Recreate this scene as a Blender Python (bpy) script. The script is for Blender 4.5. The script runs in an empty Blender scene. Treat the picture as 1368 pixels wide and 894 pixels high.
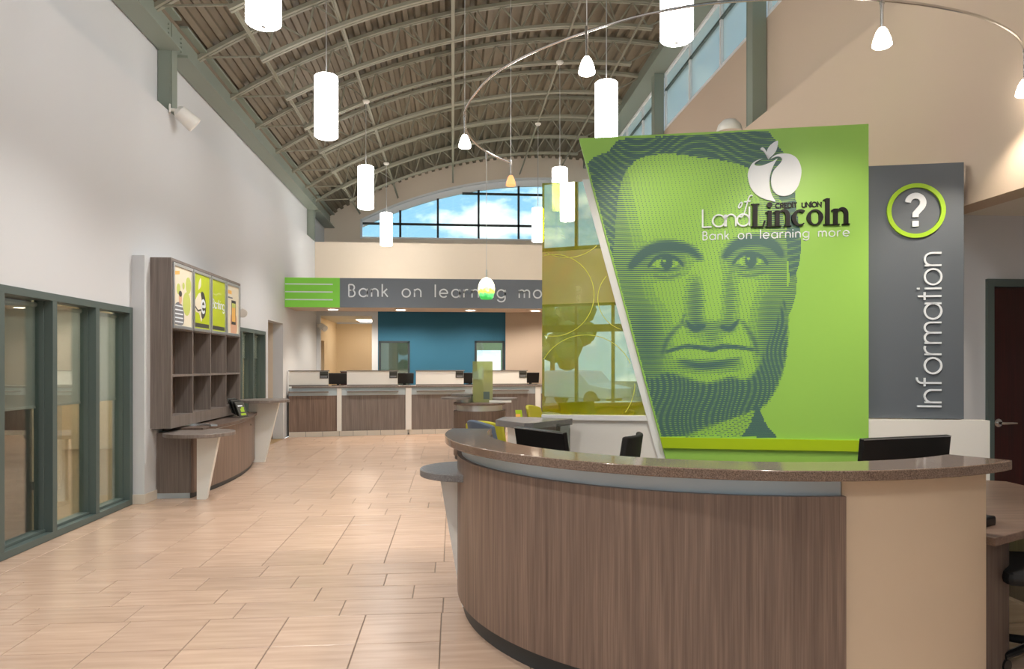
import bpy, math, random
import numpy as np
from mathutils import Vector, Matrix
random.seed(7)
S = bpy.context.scene
C = bpy.context.collection
# ---------------------------------------------------------------- camera
TH = math.atan(79/950.)
cam_d = bpy.data.cameras.new('camera'); cam = bpy.data.objects.new('camera', cam_d); C.objects.link(cam)
cam.location = (0, 0, 1.5); cam.rotation_euler = (math.pi/2, 0, -TH)
cam_d.sensor_fit = 'HORIZONTAL'; cam_d.sensor_width = 36; cam_d.lens = 950/1368*36
cam_d.shift_y = (488-447)/1368; cam_d.clip_end = 500
S.camera = cam
# ---------------------------------------------------------------- view, world
S.view_settings.view_transform = 'Standard'; S.view_settings.look = 'None'
S.view_settings.gamma = 1; S.view_settings.use_curve_mapping = False
S.view_settings.exposure = 0.42
LAMP = 13.0          # radiance of the cylinder pendants
PDOWN = 232.0        # lamp in the open foot of each pendant, watts
SKY = 2.2
def lin(c): return tuple(((v/255.)/12.92 if v/255. <= .04045 else ((v/255.+.055)/1.055)**2.4) for v in c)
W = bpy.data.worlds.new('sky'); S.world = W; W.use_nodes = True
nt = W.node_tree; nt.nodes.clear()
N = nt.nodes.new; L = nt.links.new
tc = N('ShaderNodeTexCoord'); mp = N('ShaderNodeMapping'); mp.inputs['Scale'].default_value = (1, 1, 2.2)
mp.inputs['Location'].default_value = (3.1, .4, .3)
nz = N('ShaderNodeTexNoise'); nz.inputs['Scale'].default_value = 8.5; nz.inputs['Detail'].default_value = 7; nz.inputs['Roughness'].default_value = .52
rp = N('ShaderNodeValToRGB'); rp.color_ramp.elements[0].position = .5; rp.color_ramp.elements[1].position = .66
mx = N('ShaderNodeMix'); mx.data_type = 'RGBA'
sx = N('ShaderNodeSeparateXYZ'); hz = N('ShaderNodeMapRange'); hz.inputs[1].default_value = 0; hz.inputs[2].default_value = .55
bl = N('ShaderNodeMix'); bl.data_type = 'RGBA'
bl.inputs['A'].default_value = (*lin((132, 168, 192)), 1); bl.inputs['B'].default_value = (*lin((92, 142, 184)), 1)
bg = N('ShaderNodeBackground'); bg.inputs['Strength'].default_value = SKY; wo = N('ShaderNodeOutputWorld')
L(tc.outputs['Generated'], mp.inputs['Vector']); L(mp.outputs[0], nz.inputs['Vector']); L(nz.outputs['Fac'], rp.inputs['Fac'])
L(tc.outputs['Generated'], sx.inputs[0]); L(sx.outputs['Z'], hz.inputs[0]); L(hz.outputs[0], bl.inputs['Factor'])
L(rp.outputs['Color'], mx.inputs['Factor']); L(bl.outputs['Result'], mx.inputs['A']); mx.inputs['B'].default_value = (.82, .84, .86, 1)
L(mx.outputs['Result'], bg.inputs['Color']); L(bg.outputs[0], wo.inputs['Surface'])

# ---------------------------------------------------------------- materials
M = {}
def newmat(name):
    m = bpy.data.materials.new(name); m.use_nodes = True; M[name] = m
    return m, m.node_tree.nodes, m.node_tree.links, m.node_tree.nodes['Principled BSDF']
def mat(name, col, rough=.5, metal=0, spec=.5, bump=0, bscale=200, var=0, vscale=3):
    m, n, l, p = newmat(name)
    p.inputs['Base Color'].default_value = (*lin(col), 1); p.inputs['Roughness'].default_value = rough
    p.inputs['Metallic'].default_value = metal; p.inputs['Specular IOR Level'].default_value = spec
    t = None
    if bump or var:
        t = n.new('ShaderNodeTexCoord')
    if bump:
        z = n.new('ShaderNodeTexNoise'); z.inputs['Scale'].default_value = bscale; l.new(t.outputs['Object'], z.inputs['Vector'])
        b = n.new('ShaderNodeBump'); b.inputs['Strength'].default_value = bump; b.inputs['Distance'].default_value = .004
        l.new(z.outputs['Fac'], b.inputs['Height']); l.new(b.outputs[0], p.inputs['Normal'])
    if var:
        z = n.new('ShaderNodeTexNoise'); z.inputs['Scale'].default_value = vscale; z.inputs['Detail'].default_value = 4; l.new(t.outputs['Object'], z.inputs['Vector'])
        h = n.new('ShaderNodeMix'); h.data_type = 'RGBA'
        h.inputs['A'].default_value = (*[v*(1-var) for v in lin(col)], 1); h.inputs['B'].default_value = (*[min(1, v*(1+var)) for v in lin(col)], 1)
        l.new(z.outputs['Fac'], h.inputs['Factor']); l.new(h.outputs['Result'], p.inputs['Base Color'])
    return m
def emit(name, col, s):
    m, n, l, p = newmat(name)
    p.inputs['Base Color'].default_value = (*lin(col), 1)
    p.inputs['Emission Color'].default_value = (*lin(col), 1); p.inputs['Emission Strength'].default_value = s
    return m
def wood(name, a, b, c, rough=.42, sc=(38, 38, 1.0), fine=(160, 160, 3)):
    m, n, l, p = newmat(name)
    t = n.new('ShaderNodeTexCoord'); oi = n.new('ShaderNodeObjectInfo')
    def nse(scale, det):
        q = n.new('ShaderNodeMapping'); q.inputs['Scale'].default_value = scale
        z = n.new('ShaderNodeTexNoise'); z.noise_dimensions = '4D'; z.inputs['Scale'].default_value = 1; z.inputs['Detail'].default_value = det
        l.new(t.outputs['Object'], q.inputs['Vector']); l.new(q.outputs[0], z.inputs['Vector']); l.new(oi.outputs['Random'], z.inputs['W']); return z
    z1 = nse(sc, 3); z2 = nse(fine, 2)
    r = n.new('ShaderNodeValToRGB'); e = r.color_ramp.elements
    e[0].position = .3; e[0].color = (*lin(a), 1); e[1].position = .7; e[1].color = (*lin(c), 1)
    k = e.new(.5); k.color = (*lin(b), 1)
    mx = n.new('ShaderNodeMath'); mx.operation = 'MULTIPLY_ADD'; mx.inputs[1].default_value = .45
    sb = n.new('ShaderNodeMath'); sb.operation = 'MULTIPLY_ADD'; sb.inputs[1].default_value = .55; sb.inputs[2].default_value = 0
    l.new(z1.outputs['Fac'], sb.inputs[0]); l.new(z2.outputs['Fac'], mx.inputs[0]); l.new(sb.outputs[0], mx.inputs[2])
    l.new(mx.outputs[0], r.inputs['Fac']); l.new(r.outputs['Color'], p.inputs['Base Color'])
    p.inputs['Roughness'].default_value = rough
    return m
def quartz(name, a, b, rough=.09):
    m, n, l, p = newmat(name)
    t = n.new('ShaderNodeTexCoord'); z = n.new('ShaderNodeTexNoise'); z.inputs['Scale'].default_value = 230; z.inputs['Detail'].default_value = 3
    l.new(t.outputs['Object'], z.inputs['Vector'])
    r = n.new('ShaderNodeValToRGB'); r.color_ramp.elements[0].position = .36; r.color_ramp.elements[1].position = .66
    r.color_ramp.elements[0].color = (*lin(a), 1); r.color_ramp.elements[1].color = (*lin(b), 1)
    l.new(z.outputs['Fac'], r.inputs['Fac']); l.new(r.outputs['Color'], p.inputs['Base Color']); p.inputs['Roughness'].default_value = rough
    return m
def glass(name, tint=(255, 255, 255), refl=.12, frost=0, frostcol=(230, 235, 225), rough=0.0):
    m, n, l, p = newmat(name); n.remove(p); o = n['Material Output']
    tr = n.new('ShaderNodeBsdfTransparent'); tr.inputs['Color'].default_value = (*lin(tint), 1)
    gl = n.new('ShaderNodeBsdfGlossy'); gl.inputs['Roughness'].default_value = rough; gl.inputs['Color'].default_value = (1, 1, 1, 1)
    fr = n.new('ShaderNodeLayerWeight'); fr.inputs['Blend'].default_value = .25
    ad = n.new('ShaderNodeMath'); ad.operation = 'MULTIPLY_ADD'; ad.inputs[1].default_value = .5; ad.inputs[2].default_value = refl; ad.use_clamp = True
    l.new(fr.outputs['Fresnel'], ad.inputs[0])
    base = tr.outputs[0]
    if frost:
        df = n.new('ShaderNodeBsdfDiffuse'); df.inputs['Color'].default_value = (*lin(frostcol), 1)
        tl = n.new('ShaderNodeBsdfTranslucent'); tl.inputs['Color'].default_value = (*lin(frostcol), 1)
        m1 = n.new('ShaderNodeMixShader'); m1.inputs[0].default_value = .5; l.new(df.outputs[0], m1.inputs[1]); l.new(tl.outputs[0], m1.inputs[2])
        m2 = n.new('ShaderNodeMixShader'); m2.inputs[0].default_value = frost; l.new(tr.outputs[0], m2.inputs[1]); l.new(m1.outputs[0], m2.inputs[2]); base = m2.outputs[0]
    mm = n.new('ShaderNodeMixShader'); l.new(ad.outputs[0], mm.inputs[0]); l.new(base, mm.inputs[1]); l.new(gl.outputs[0], mm.inputs[2]); l.new(mm.outputs[0], o.inputs['Surface'])
    return m
mat('wall_white', (210, 213, 217), .8, bump=.04, bscale=300)
mat('wall_beige', (226, 213, 196), .8, bump=.04, bscale=300)
mat('wall_tan', (200, 181, 162), .8, bump=.04, bscale=300)
mat('wall_cream', (232, 214, 184), .8)
mat('ceiling_white', (225, 222, 214), .85)
mat('blue_paint', (44, 104, 132), .75, bump=.04, bscale=300)
mat('steel_green', (138, 147, 136), .5, bump=.03, bscale=60)
mat('joist_paint', (150, 149, 134), .55)
mat('deck_paint', (118, 108, 91), .6, var=.12, vscale=5)
mat('frame_green', (84, 98, 95), .45)
mat('frame_dark', (52, 58, 60), .5)
mat('frame_white', (232, 234, 236), .5)
mat('aluminium', (205, 208, 212), .32, metal=.85)
mat('brushed', (190, 204, 212), .38, metal=.35)
mat('chrome', (215, 215, 215), .16, metal=1)
mat('cable', (205, 205, 205), .35, metal=.6)
mat('plastic_white', (235, 233, 228), .4)
mat('plastic_black', (20, 20, 21), .35)
mat('screen_black', (10, 10, 11), .3)
mat('grout', (124, 108, 94), .8)
mat('base_tile', (214, 205, 192), .4, var=.05)
mat('base_dark', (45, 45, 46), .5)
mat('white_lam', (232, 231, 226), .45)
mat('cream_lam', (226, 204, 176), .5, bump=.03, bscale=400, var=.03)
mat('carpet', (150, 126, 92), .95, bump=.6, bscale=220, var=.35, vscale=60)
mat('green', (150, 202, 88), .45, var=.02, vscale=2)
mat('green_band', (168, 200, 20), .4)
mat('lime_sign', (140, 226, 78), .5)
mat('grey_panel', (94, 102, 110), .5, var=.04, vscale=1.5)
mat('grey_sign', (112, 121, 132), .5)
mat('ink', (74, 112, 104), .5)
mat('white_print', (228, 236, 243), .45)
mat('black_print', (18, 16, 15), .45, spec=.25)
mat('lime', (164, 200, 40), .35)
mat('ring_lime', (160, 205, 40), .45)
mat('grey_cap', (120, 114, 110), .4)
mat('mahogany_edge', (60, 22, 18), .35)
mat('olive_fabric', (168, 164, 44), .8, bump=.2)
mat('slate_fabric', (72, 86, 104), .8, bump=.2)
mat('black_fabric', (26, 24, 23), .8, bump=.3)
mat('toe_kick', (54, 58, 60), .45)
mat('poster_pale', (236, 228, 206), .4, var=.06, vscale=6)
mat('poster_lime', (190, 208, 30), .4, var=.1, vscale=3)
mat('poster_dark', (66, 66, 62), .4)
mat('skin_print', (222, 176, 146), .5)
mat('stripe_print', (120, 122, 128), .5)
mat('orange_print', (240, 190, 100), .5)
mat('pale_green_print', (200, 212, 110), .5)
mat('asphalt', (140, 142, 140), .9, var=.1)
mat('grass', (100, 140, 70), .95, var=.25, vscale=.6)
mat('brick_grey', (205, 214, 226), .8, var=.15, vscale=8)
mat('foliage', (86, 120, 58), .9, var=.4, vscale=2)
mat('car_paint', (220, 222, 224), .2)
mat('roller', (214, 214, 210), .8)
mat('ring_film', (220, 222, 96), .5)
emit('lamp_shade', (255, 252, 248), LAMP)
emit('spot_shade', (255, 244, 230), 16)
emit('downlight', (255, 236, 210), 14)
emit('panel_light', (255, 246, 232), 26)
emit('panel_light_soft', (255, 244, 228), 6)
emit('orange_shade', (255, 170, 110), .9)
wood('wood', (96, 78, 68), (124, 104, 92), (150, 128, 112))
wood('wood_grey', (100, 90, 84), (122, 112, 106), (142, 132, 126))
wood('wood_dark', (80, 64, 56), (98, 82, 73), (116, 99, 89))
wood('mahogany', (34, 8, 8), (50, 13, 11), (70, 22, 17), rough=.3, sc=(14, 14, .8))
wood('desk_lam', (98, 78, 67), (120, 98, 85), (138, 115, 100), sc=(1.5, 30, 30), fine=(4, 120, 120))
quartz('quartz', (92, 76, 66), (150, 128, 112))
quartz('quartz_grey', (96, 94, 94), (140, 138, 138), .25)
glass('clear_glass', (242, 248, 245), .085)
glass('clerestory_glass', (226, 240, 236), .12, frost=.6, frostcol=(240, 246, 242))
glass('frosted_green', (214, 222, 180), .06, frost=.55, frostcol=(196, 200, 150))
glass('acrylic', (240, 245, 245), .14)
# roller shade: thin woven cloth, lit through
m, n, l, p = newmat('shade_cloth'); n.remove(p)
d1 = n.new('ShaderNodeBsdfDiffuse'); d1.inputs['Color'].default_value = (*lin((238, 238, 236)), 1)
t1 = n.new('ShaderNodeBsdfTranslucent'); t1.inputs['Color'].default_value = (*lin((222, 222, 216)), 1)
x1 = n.new('ShaderNodeMixShader'); x1.inputs[0].default_value = .45
tp_ = n.new('ShaderNodeBsdfTransparent'); x2 = n.new('ShaderNodeMixShader'); x2.inputs[0].default_value = .07
l.new(d1.outputs[0], x1.inputs[1]); l.new(t1.outputs[0], x1.inputs[2]); l.new(x1.outputs[0], x2.inputs[1]); l.new(tp_.outputs[0], x2.inputs[2]); l.new(x2.outputs[0], n['Material Output'].inputs['Surface'])
# floor tile: linear grain along x, a shade of its own for each tile
m, n, l, p = newmat('floor_tile')
t = n.new('ShaderNodeTexCoord'); q = n.new('ShaderNodeMapping'); q.inputs['Scale'].default_value = (2.2, 26, 1)
z = n.new('ShaderNodeTexNoise'); z.noise_dimensions = '4D'; z.inputs['Scale'].default_value = 1; z.inputs['Detail'].default_value = 4
oi = n.new('ShaderNodeObjectInfo'); mu = n.new('ShaderNodeMath'); mu.operation = 'MULTIPLY'; mu.inputs[1].default_value = 40
l.new(t.outputs['Object'], q.inputs['Vector']); l.new(q.outputs[0], z.inputs['Vector']); l.new(oi.outputs['Random'], mu.inputs[0]); l.new(mu.outputs[0], z.inputs['W'])
r = n.new('ShaderNodeValToRGB'); r.color_ramp.elements[0].position = .25; r.color_ramp.elements[1].position = .75
r.color_ramp.elements[0].color = (*lin((184, 156, 136)), 1); r.color_ramp.elements[1].color = (*lin((209, 181, 159)), 1)
l.new(z.outputs['Fac'], r.inputs['Fac'])
hs = n.new('ShaderNodeHueSaturation'); mr = n.new('ShaderNodeMapRange'); mr.inputs[3].default_value = .93; mr.inputs[4].default_value = 1.05
l.new(oi.outputs['Random'], mr.inputs[0]); l.new(mr.outputs[0], hs.inputs['Value']); l.new(r.outputs['Color'], hs.inputs['Color']); l.new(hs.outputs['Color'], p.inputs['Base Color'])
p.inputs['Roughness'].default_value = .27
# yellow film on glass: swirling coin-like rings and clouds of colour
m, n, l, p = newmat('yellow_film'); n.remove(p)
t = n.new('ShaderNodeTexCoord')
z = n.new('ShaderNodeTexNoise'); z.inputs['Scale'].default_value = 1.7; z.inputs['Detail'].default_value = 3; z.inputs['Distortion'].default_value = 1.6
l.new(t.outputs['Object'], z.inputs['Vector'])
r = n.new('ShaderNodeValToRGB'); e = r.color_ramp.elements; e[0].position = .32; e[0].color = (*lin((226, 214, 30)), 1); e[1].position = .68; e[1].color = (*lin((236, 240, 170)), 1)
k = e.new(.5); k.color = (*lin((214, 220, 60)), 1)
l.new(z.outputs['Fac'], r.inputs['Fac'])
tr = n.new('ShaderNodeBsdfTransparent'); df = n.new('ShaderNodeBsdfDiffuse'); tl = n.new('ShaderNodeBsdfTranslucent')
for q in (tr, df, tl): l.new(r.outputs['Color'], q.inputs['Color'])
a1 = n.new('ShaderNodeMixShader'); a1.inputs[0].default_value = .5; l.new(df.outputs[0], a1.inputs[1]); l.new(tl.outputs[0], a1.inputs[2])
a2 = n.new('ShaderNodeMixShader'); a2.inputs[0].default_value = .5; l.new(tr.outputs[0], a2.inputs[1]); l.new(a1.outputs[0], a2.inputs[2])
gl = n.new('ShaderNodeBsdfGlossy'); gl.inputs['Roughness'].default_value = .0; gl.inputs['Color'].default_value = (1, 1, .9, 1)
a3 = n.new('ShaderNodeMixShader'); a3.inputs[0].default_value = .4; l.new(a2.outputs[0], a3.inputs[1]); l.new(gl.outputs[0], a3.inputs[2]); l.new(a3.outputs[0], n['Material Output'].inputs['Surface'])
# blown glass pendant: white top, green-amber bottom, lit from inside
m, n, l, p = newmat('art_glass')
t = n.new('ShaderNodeTexCoord'); sx = n.new('ShaderNodeSeparateXYZ'); z = n.new('ShaderNodeTexNoise'); z.inputs['Scale'].default_value = 22
l.new(t.outputs['Object'], sx.inputs[0]); l.new(t.outputs['Object'], z.inputs['Vector'])
ad = n.new('ShaderNodeMath'); ad.operation = 'MULTIPLY_ADD'; ad.inputs[1].default_value = .1; l.new(z.outputs['Fac'], ad.inputs[0]); l.new(sx.outputs['Z'], ad.inputs[2])
r = n.new('ShaderNodeValToRGB'); e = r.color_ramp.elements
e[0].position = .06; e[0].color = (*lin((40, 140, 60)), 1); e[1].position = .17; e[1].color = (1, .93, .7, 1)
k = e.new(.1); k.color = (*lin((90, 190, 110)), 1); k = e.new(.125); k.color = (*lin((230, 190, 60)), 1)
l.new(ad.outputs[0], r.inputs['Fac']); l.new(r.outputs['Color'], p.inputs['Base Color']); l.new(r.outputs['Color'], p.inputs['Emission Color']); p.inputs['Emission Strength'].default_value = 1.3

# ---------------------------------------------------------------- mesh helpers
class MB:
    def __init__(s): s.v = []; s.f = []
    def add(s, vs, fs):
        o = len(s.v); s.v += [tuple(v) for v in vs]; s.f += [tuple(i+o for i in f) for f in fs]; return s
    def box(s, x0, x1, y0, y1, z0, z1):
        return s.add([(x0,y0,z0),(x1,y0,z0),(x1,y1,z0),(x0,y1,z0),(x0,y0,z1),(x1,y0,z1),(x1,y1,z1),(x0,y1,z1)],
                     [(0,3,2,1),(4,5,6,7),(0,1,5,4),(1,2,6,5),(2,3,7,6),(3,0,4,7)])
    def prism(s, poly, a, b, axis='z'):
        # poly 2D counter-clockwise; axis z: (x,y)->z, axis y: (x,z)->y, axis x: (y,z)->x
        def T(p, h): return (p[0],p[1],h) if axis == 'z' else ((p[0],h,p[1]) if axis == 'y' else (h,p[0],p[1]))
        k = len(poly); vs = [T(p,a) for p in poly]+[T(p,b) for p in poly]
        fs = [tuple(range(k-1,-1,-1)), tuple(range(k,2*k))]+[(i,(i+1)%k,k+(i+1)%k,k+i) for i in range(k)]
        if axis == 'y': fs = [tuple(reversed(f)) for f in fs]
        return s.add(vs, fs)
    def tube(s, pts, r, seg=8, cap=True):
        pts = [Vector(p) for p in pts]; rs = r if isinstance(r,(list,tuple)) else [r]*len(pts)
        vs = []; fs = []; up = None
        for i, p in enumerate(pts):
            d = (pts[min(i+1,len(pts)-1)]-pts[max(i-1,0)]).normalized()
            if up is None: up = Vector((0,0,1)) if abs(d.z) < .9 else Vector((1,0,0))
            a = d.cross(up).normalized(); b = a.cross(d).normalized(); up = b
            for j in range(seg):
                t = 2*math.pi*j/seg; vs.append(p+(a*math.cos(t)+b*math.sin(t))*rs[i])
        for i in range(len(pts)-1):
            for j in range(seg): fs.append((i*seg+j, i*seg+(j+1)%seg, (i+1)*seg+(j+1)%seg, (i+1)*seg+j))
        if cap: fs += [tuple(range(seg-1,-1,-1)), tuple(range((len(pts)-1)*seg, len(pts)*seg))]
        return s.add(vs, fs)
    def bar(s, a, b, w, h):   # rectangular bar between two points, h measured near z
        a = Vector(a); b = Vector(b); d = (b-a).normalized(); up = Vector((0,0,1)) if abs(d.z) < .95 else Vector((1,0,0))
        x = d.cross(up).normalized()*(w/2); y = x.cross(d).normalized()*(h/2)
        vs = [a-x-y,a+x-y,a+x+y,a-x+y,b-x-y,b+x-y,b+x+y,b-x+y]
        return s.add(vs, [(0,1,2,3),(7,6,5,4),(0,4,5,1),(1,5,6,2),(2,6,7,3),(3,7,4,0)])
    def lathe(s, prof, seg=24, c=(0,0,0)):   # prof [(r,z)...]
        vs = []; fs = []
        for r, z in prof:
            for j in range(seg):
                t = 2*math.pi*j/seg; vs.append((c[0]+r*math.cos(t), c[1]+r*math.sin(t), c[2]+z))
        for i in range(len(prof)-1):
            for j in range(seg): fs.append((i*seg+j, i*seg+(j+1)%seg, (i+1)*seg+(j+1)%seg, (i+1)*seg+j))
        fs += [tuple(range(seg-1,-1,-1)), tuple(range((len(prof)-1)*seg, len(prof)*seg))]
        return s.add(vs, fs)
    def sector(s, cx, cy, r0, r1, a0, a1, z0, z1, n=32):   # ring segment, degrees
        vs = []
        for i in range(n+1):
            t = math.radians(a0+(a1-a0)*i/n); co, si = math.cos(t), math.sin(t)
            vs += [(cx+r0*co,cy+r0*si,z0),(cx+r1*co,cy+r1*si,z0),(cx+r1*co,cy+r1*si,z1),(cx+r0*co,cy+r0*si,z1)]
        fs = [(0,1,2,3)] + [(4*n+3,4*n+2,4*n+1,4*n)]
        for i in range(n):
            a = 4*i; b = a+4
            for j in range(4): fs.append((a+j, b+j, b+(j+1)%4, a+(j+1)%4))
        return s.add(vs, fs)
    def mesh(s, name, m, smooth=False):
        me = bpy.data.meshes.new(name); me.from_pydata(s.v, [], s.f)
        import bmesh
        bm = bmesh.new(); bm.from_mesh(me); bmesh.ops.recalc_face_normals(bm, faces=bm.faces); bm.to_mesh(me); bm.free()
        if smooth:
            me.polygons.foreach_set('use_smooth', [True]*len(me.polygons))
            me.set_sharp_from_angle(angle=math.radians(35))
        me.materials.append(M[m]); return me
    def build(s, name, m, parent=None, smooth=False, bevel=0, label=None):
        o = bpy.data.objects.new(name, s.mesh(name, m, smooth)); C.objects.link(o)
        if parent: o.parent = parent
        if bevel:
            b = o.modifiers.new('bevel','BEVEL'); b.width = bevel; b.segments = 2; b.limit_method = 'ANGLE'
        if label: o['label'] = label
        return o
def tag(o, label=None, cat=None, group=None, kind=None):
    if label: o['label'] = label
    if cat: o['category'] = cat
    if group: o['group'] = group
    if kind: o['kind'] = kind
    return o
def empty(name, loc=(0,0,0), rz=0, label=None, cat=None, group=None, kind=None):
    o = bpy.data.objects.new(name, None); C.objects.link(o); o.location = loc; o.rotation_euler = (0,0,rz); o.empty_display_size = .1
    return tag(o, label, cat, group, kind)
def bx(name, x0,x1,y0,y1,z0,z1, m, parent=None, bevel=0): return MB().box(x0,x1,y0,y1,z0,z1).build(name, m, parent, bevel=bevel)
def copy_tree(o, parent=None):
    c_ = o.copy(); C.objects.link(c_)
    if parent: c_.parent = parent
    for ch in list(o.children): copy_tree(ch, c_)
    return c_
def struct(o): o['kind'] = 'structure'; return o
ORD = ['first','second','third','fourth','fifth','sixth','seventh','eighth','ninth','tenth','eleventh','twelfth','thirteenth','fourteenth','fifteenth','sixteenth']

# ---------------------------------------------------------------- lettering (strokes)
def arc(cx, cy, rx, ry, a0, a1, n=14):
    return [(cx+rx*math.cos(math.radians(a0+(a1-a0)*i/n)), cy+ry*math.sin(math.radians(a0+(a1-a0)*i/n))) for i in range(n+1)]
RING = arc(.5,.5,.5,.5,0,360,24)
G = {  # x-height 1; (advance width, strokes)
 'a': (1.0, [RING, [(1,1),(1,0)]]), 'o': (1.0, [RING]), 'd': (1.0, [RING, [(1,1.6),(1,0)]]),
 'e': (1.0, [[(0,.5),(1,.5)]+arc(.5,.5,.5,.5,0,318,20)]),
 'g': (1.0, [RING, [(1,1),(1,-.1)]+arc(.5,-.1,.5,.42,0,-160,12)]),
 'n': (.8, [[(0,0),(0,1)], [(0,.55)]+arc(.4,.58,.4,.42,180,0)+[(.8,0)]]),
 'm': (1.32, [[(0,0),(0,1)], [(0,.6)]+arc(.33,.65,.33,.35,180,0)+[(.66,0)], [(.66,.6)]+arc(.99,.65,.33,.35,180,0)+[(1.32,0)]]),
 'r': (.5, [[(0,0),(0,1)], [(0,.55)]+arc(.4,.55,.4,.45,180,70)]),
 'l': (.02, [[(0,0),(0,1.6)]]), 'k': (.68, [[(0,0),(0,1.6)], [(.03,.45),(.6,1)], [(.2,.62),(.68,0)]]),
 'i': (.02, [[(0,0),(0,1)], [(0,1.3),(0,1.46)]]), 'I': (.02, [[(0,0),(0,1.45)]]),
 'B': (.75, [[(0,0),(0,1.5)], [(0,1.5),(.35,1.5)]+arc(.35,1.15,.33,.35,90,-90)+[(0,.8)], [(.3,.8)]+arc(.35,.4,.4,.4,90,-90)+[(0,0)]]),
 'L': (.72, [[(0,1.5),(0,0),(.72,0)]]), 'f': (.6, [[(.22,0),(.22,1.15)]+arc(.5,1.15,.28,.32,180,75,8), [(0,1),(.55,1)]]),
 't': (.5, [[(.24,0),(.24,1.4)], [(0,1),(.5,1)]]),
 'C': (.95, [arc(.55,.6,.55,.6,50,310,18)]), 'R': (.7, [[(0,0),(0,1.2)], [(0,1.2),(.3,1.2)]+arc(.3,.9,.3,.3,90,-90)+[(0,.6)], [(.3,.6),(.7,0)]]),
 'E': (.6, [[(.6,0),(0,0),(0,1.2),(.6,1.2)], [(0,.62),(.5,.62)]]), 'D': (.9, [[(0,0),(0,1.2),(.3,1.2)]+arc(.3,.6,.6,.6,90,-90)+[(0,0)]]),
 'T': (.8, [[(0,1.2),(.8,1.2)], [(.4,1.2),(.4,0)]]), 'U': (.8, [[(0,1.2),(0,.4)]+arc(.4,.4,.4,.4,180,360)+[(.8,1.2)]]),
 'N': (.85, [[(0,0),(0,1.2),(.85,0),(.85,1.2)]]), 'O': (1.1, [arc(.55,.6,.55,.6,0,360,20)]), '1': (.02, [[(0,0),(0,1.2)]]),
}
def ribbon(mb, pts, w, y0, y1, S_=1, ox=0, oz=0, rot=False, tf=None):
    """flat stroke of width w (or widths) in a local x-z plane, between y0 and y1"""
    closed = len(pts) > 3 and math.hypot(pts[0][0]-pts[-1][0], pts[0][1]-pts[-1][1]) < 1e-6
    P_ = pts[:-1] if closed else pts; k = len(P_); ws = w if isinstance(w,(list,tuple)) else [w]*k
    Lf, Rt = [], []
    for i in range(k):
        if closed: a, b = P_[i-1], P_[(i+1)%k]
        else: a, b = P_[max(i-1,0)], P_[min(i+1,k-1)]
        p = P_[i]
        d1 = Vector((p[0]-a[0],p[1]-a[1])); d2 = Vector((b[0]-p[0],b[1]-p[1]))
        if d1.length < 1e-9: d1 = d2
        if d2.length < 1e-9: d2 = d1
        d1.normalize(); d2.normalize(); t = d1+d2
        if t.length < 1e-6: t = d2
        t.normalize(); nn = Vector((-t.y,t.x)); kx = max(.5, abs(nn.dot(Vector((-d2.y,d2.x)))))
        h = ws[i]/2/kx
        Lf.append((p[0]+nn.x*h, p[1]+nn.y*h)); Rt.append((p[0]-nn.x*h, p[1]-nn.y*h))
    def T(q):
        x, z = q[0]*S_, q[1]*S_
        if rot: x, z = -z, x
        x += ox; z += oz
        return tf(x,z) if tf else (x,z)
    vs = []
    for a, b in zip(Lf, Rt):
        a = T(a); b = T(b); vs += [(a[0],y0,a[1]),(b[0],y0,b[1]),(b[0],y1,b[1]),(a[0],y1,a[1])]
    fs = []
    for i in range(k if closed else k-1):
        a = 4*i; b = 4*((i+1)%k)
        for j in range(4): fs.append((a+j,b+j,b+(j+1)%4,a+(j+1)%4))
    if not closed: fs += [(0,1,2,3),(4*k-1,4*k-2,4*k-3,4*k-4)]
    mb.add(vs, fs)
def write(text, parent, m, xh, length, x0, z0, y0, y1, w=.13, rot=False, gap=None, name='letter', upto=None):
    """letters one by one; tracking is set so that `upto` (default: all) spans `length`"""
    ref = text[:upto] if upto else text
    SP = .75
    nat = sum(SP if ch == ' ' else G[ch][0] for ch in ref)*xh
    gap = (length-nat)/(len(ref)-1)
    x = 0
    for ch in text:
        if ch == ' ': x += SP*xh+gap; continue
        adv, st = G[ch]; mb = MB()
        for s_ in st:
            if rot: ribbon(mb, s_, w, y0, y1, xh, x0, z0+x, rot=True)
            else: ribbon(mb, s_, w, y0, y1, xh, x0+x, z0)
        mb.build(name, m, parent)
        x += adv*xh+gap
# ================================================================ THE SETTING
YB, YG = -4.5, 20.4       # entrance wall behind the viewer, arched gable wall
XL, XR = -3.45, 3.9
# ---- floor: tile by tile (square courses alternate with running-bond bands)
floor = struct(bx('floor', -3.44, 7.4, YB, 18.4, -.12, -.004, 'grout'))
tiles = []
def zone(y0, y1, kind):
    if kind == 'grid':
        n = max(1, round((y1-y0)/.4525)); h = (y1-y0)/n
        for i in range(n):
            k = -9
            while True:
                x = -.068+.4525*k; k += 1
                if x > 7.4: break
                tiles.append((x, x+.4525, y0+i*h, y0+(i+1)*h))
    else:
        h = (y1-y0)/4
        for i in range(4):
            x = -4.4+[.0,.42,.21,.55][i]
            while x < 7.4:
                tiles.append((x, x+.62, y0+i*h, y0+(i+1)*h)); x += .62
y = 4.331
zs = [(4.331,5.448,'run'),(5.448,7.206,'grid'),(7.206,8.44,'run'),(8.44,10.25,'grid'),(10.25,11.45,'run'),(11.45,13.26,'grid'),(13.26,14.42,'run'),(14.42,16.23,'grid'),
      (2.521,4.331,'grid'),(1.36,2.521,'run'),(-.45,1.36,'grid'),(-1.61,-.45,'run'),(-3.42,-1.61,'grid'),(-4.5,-3.42,'run')]
for z_ in zs: zone(*z_)
vis = []; rest = []
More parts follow.
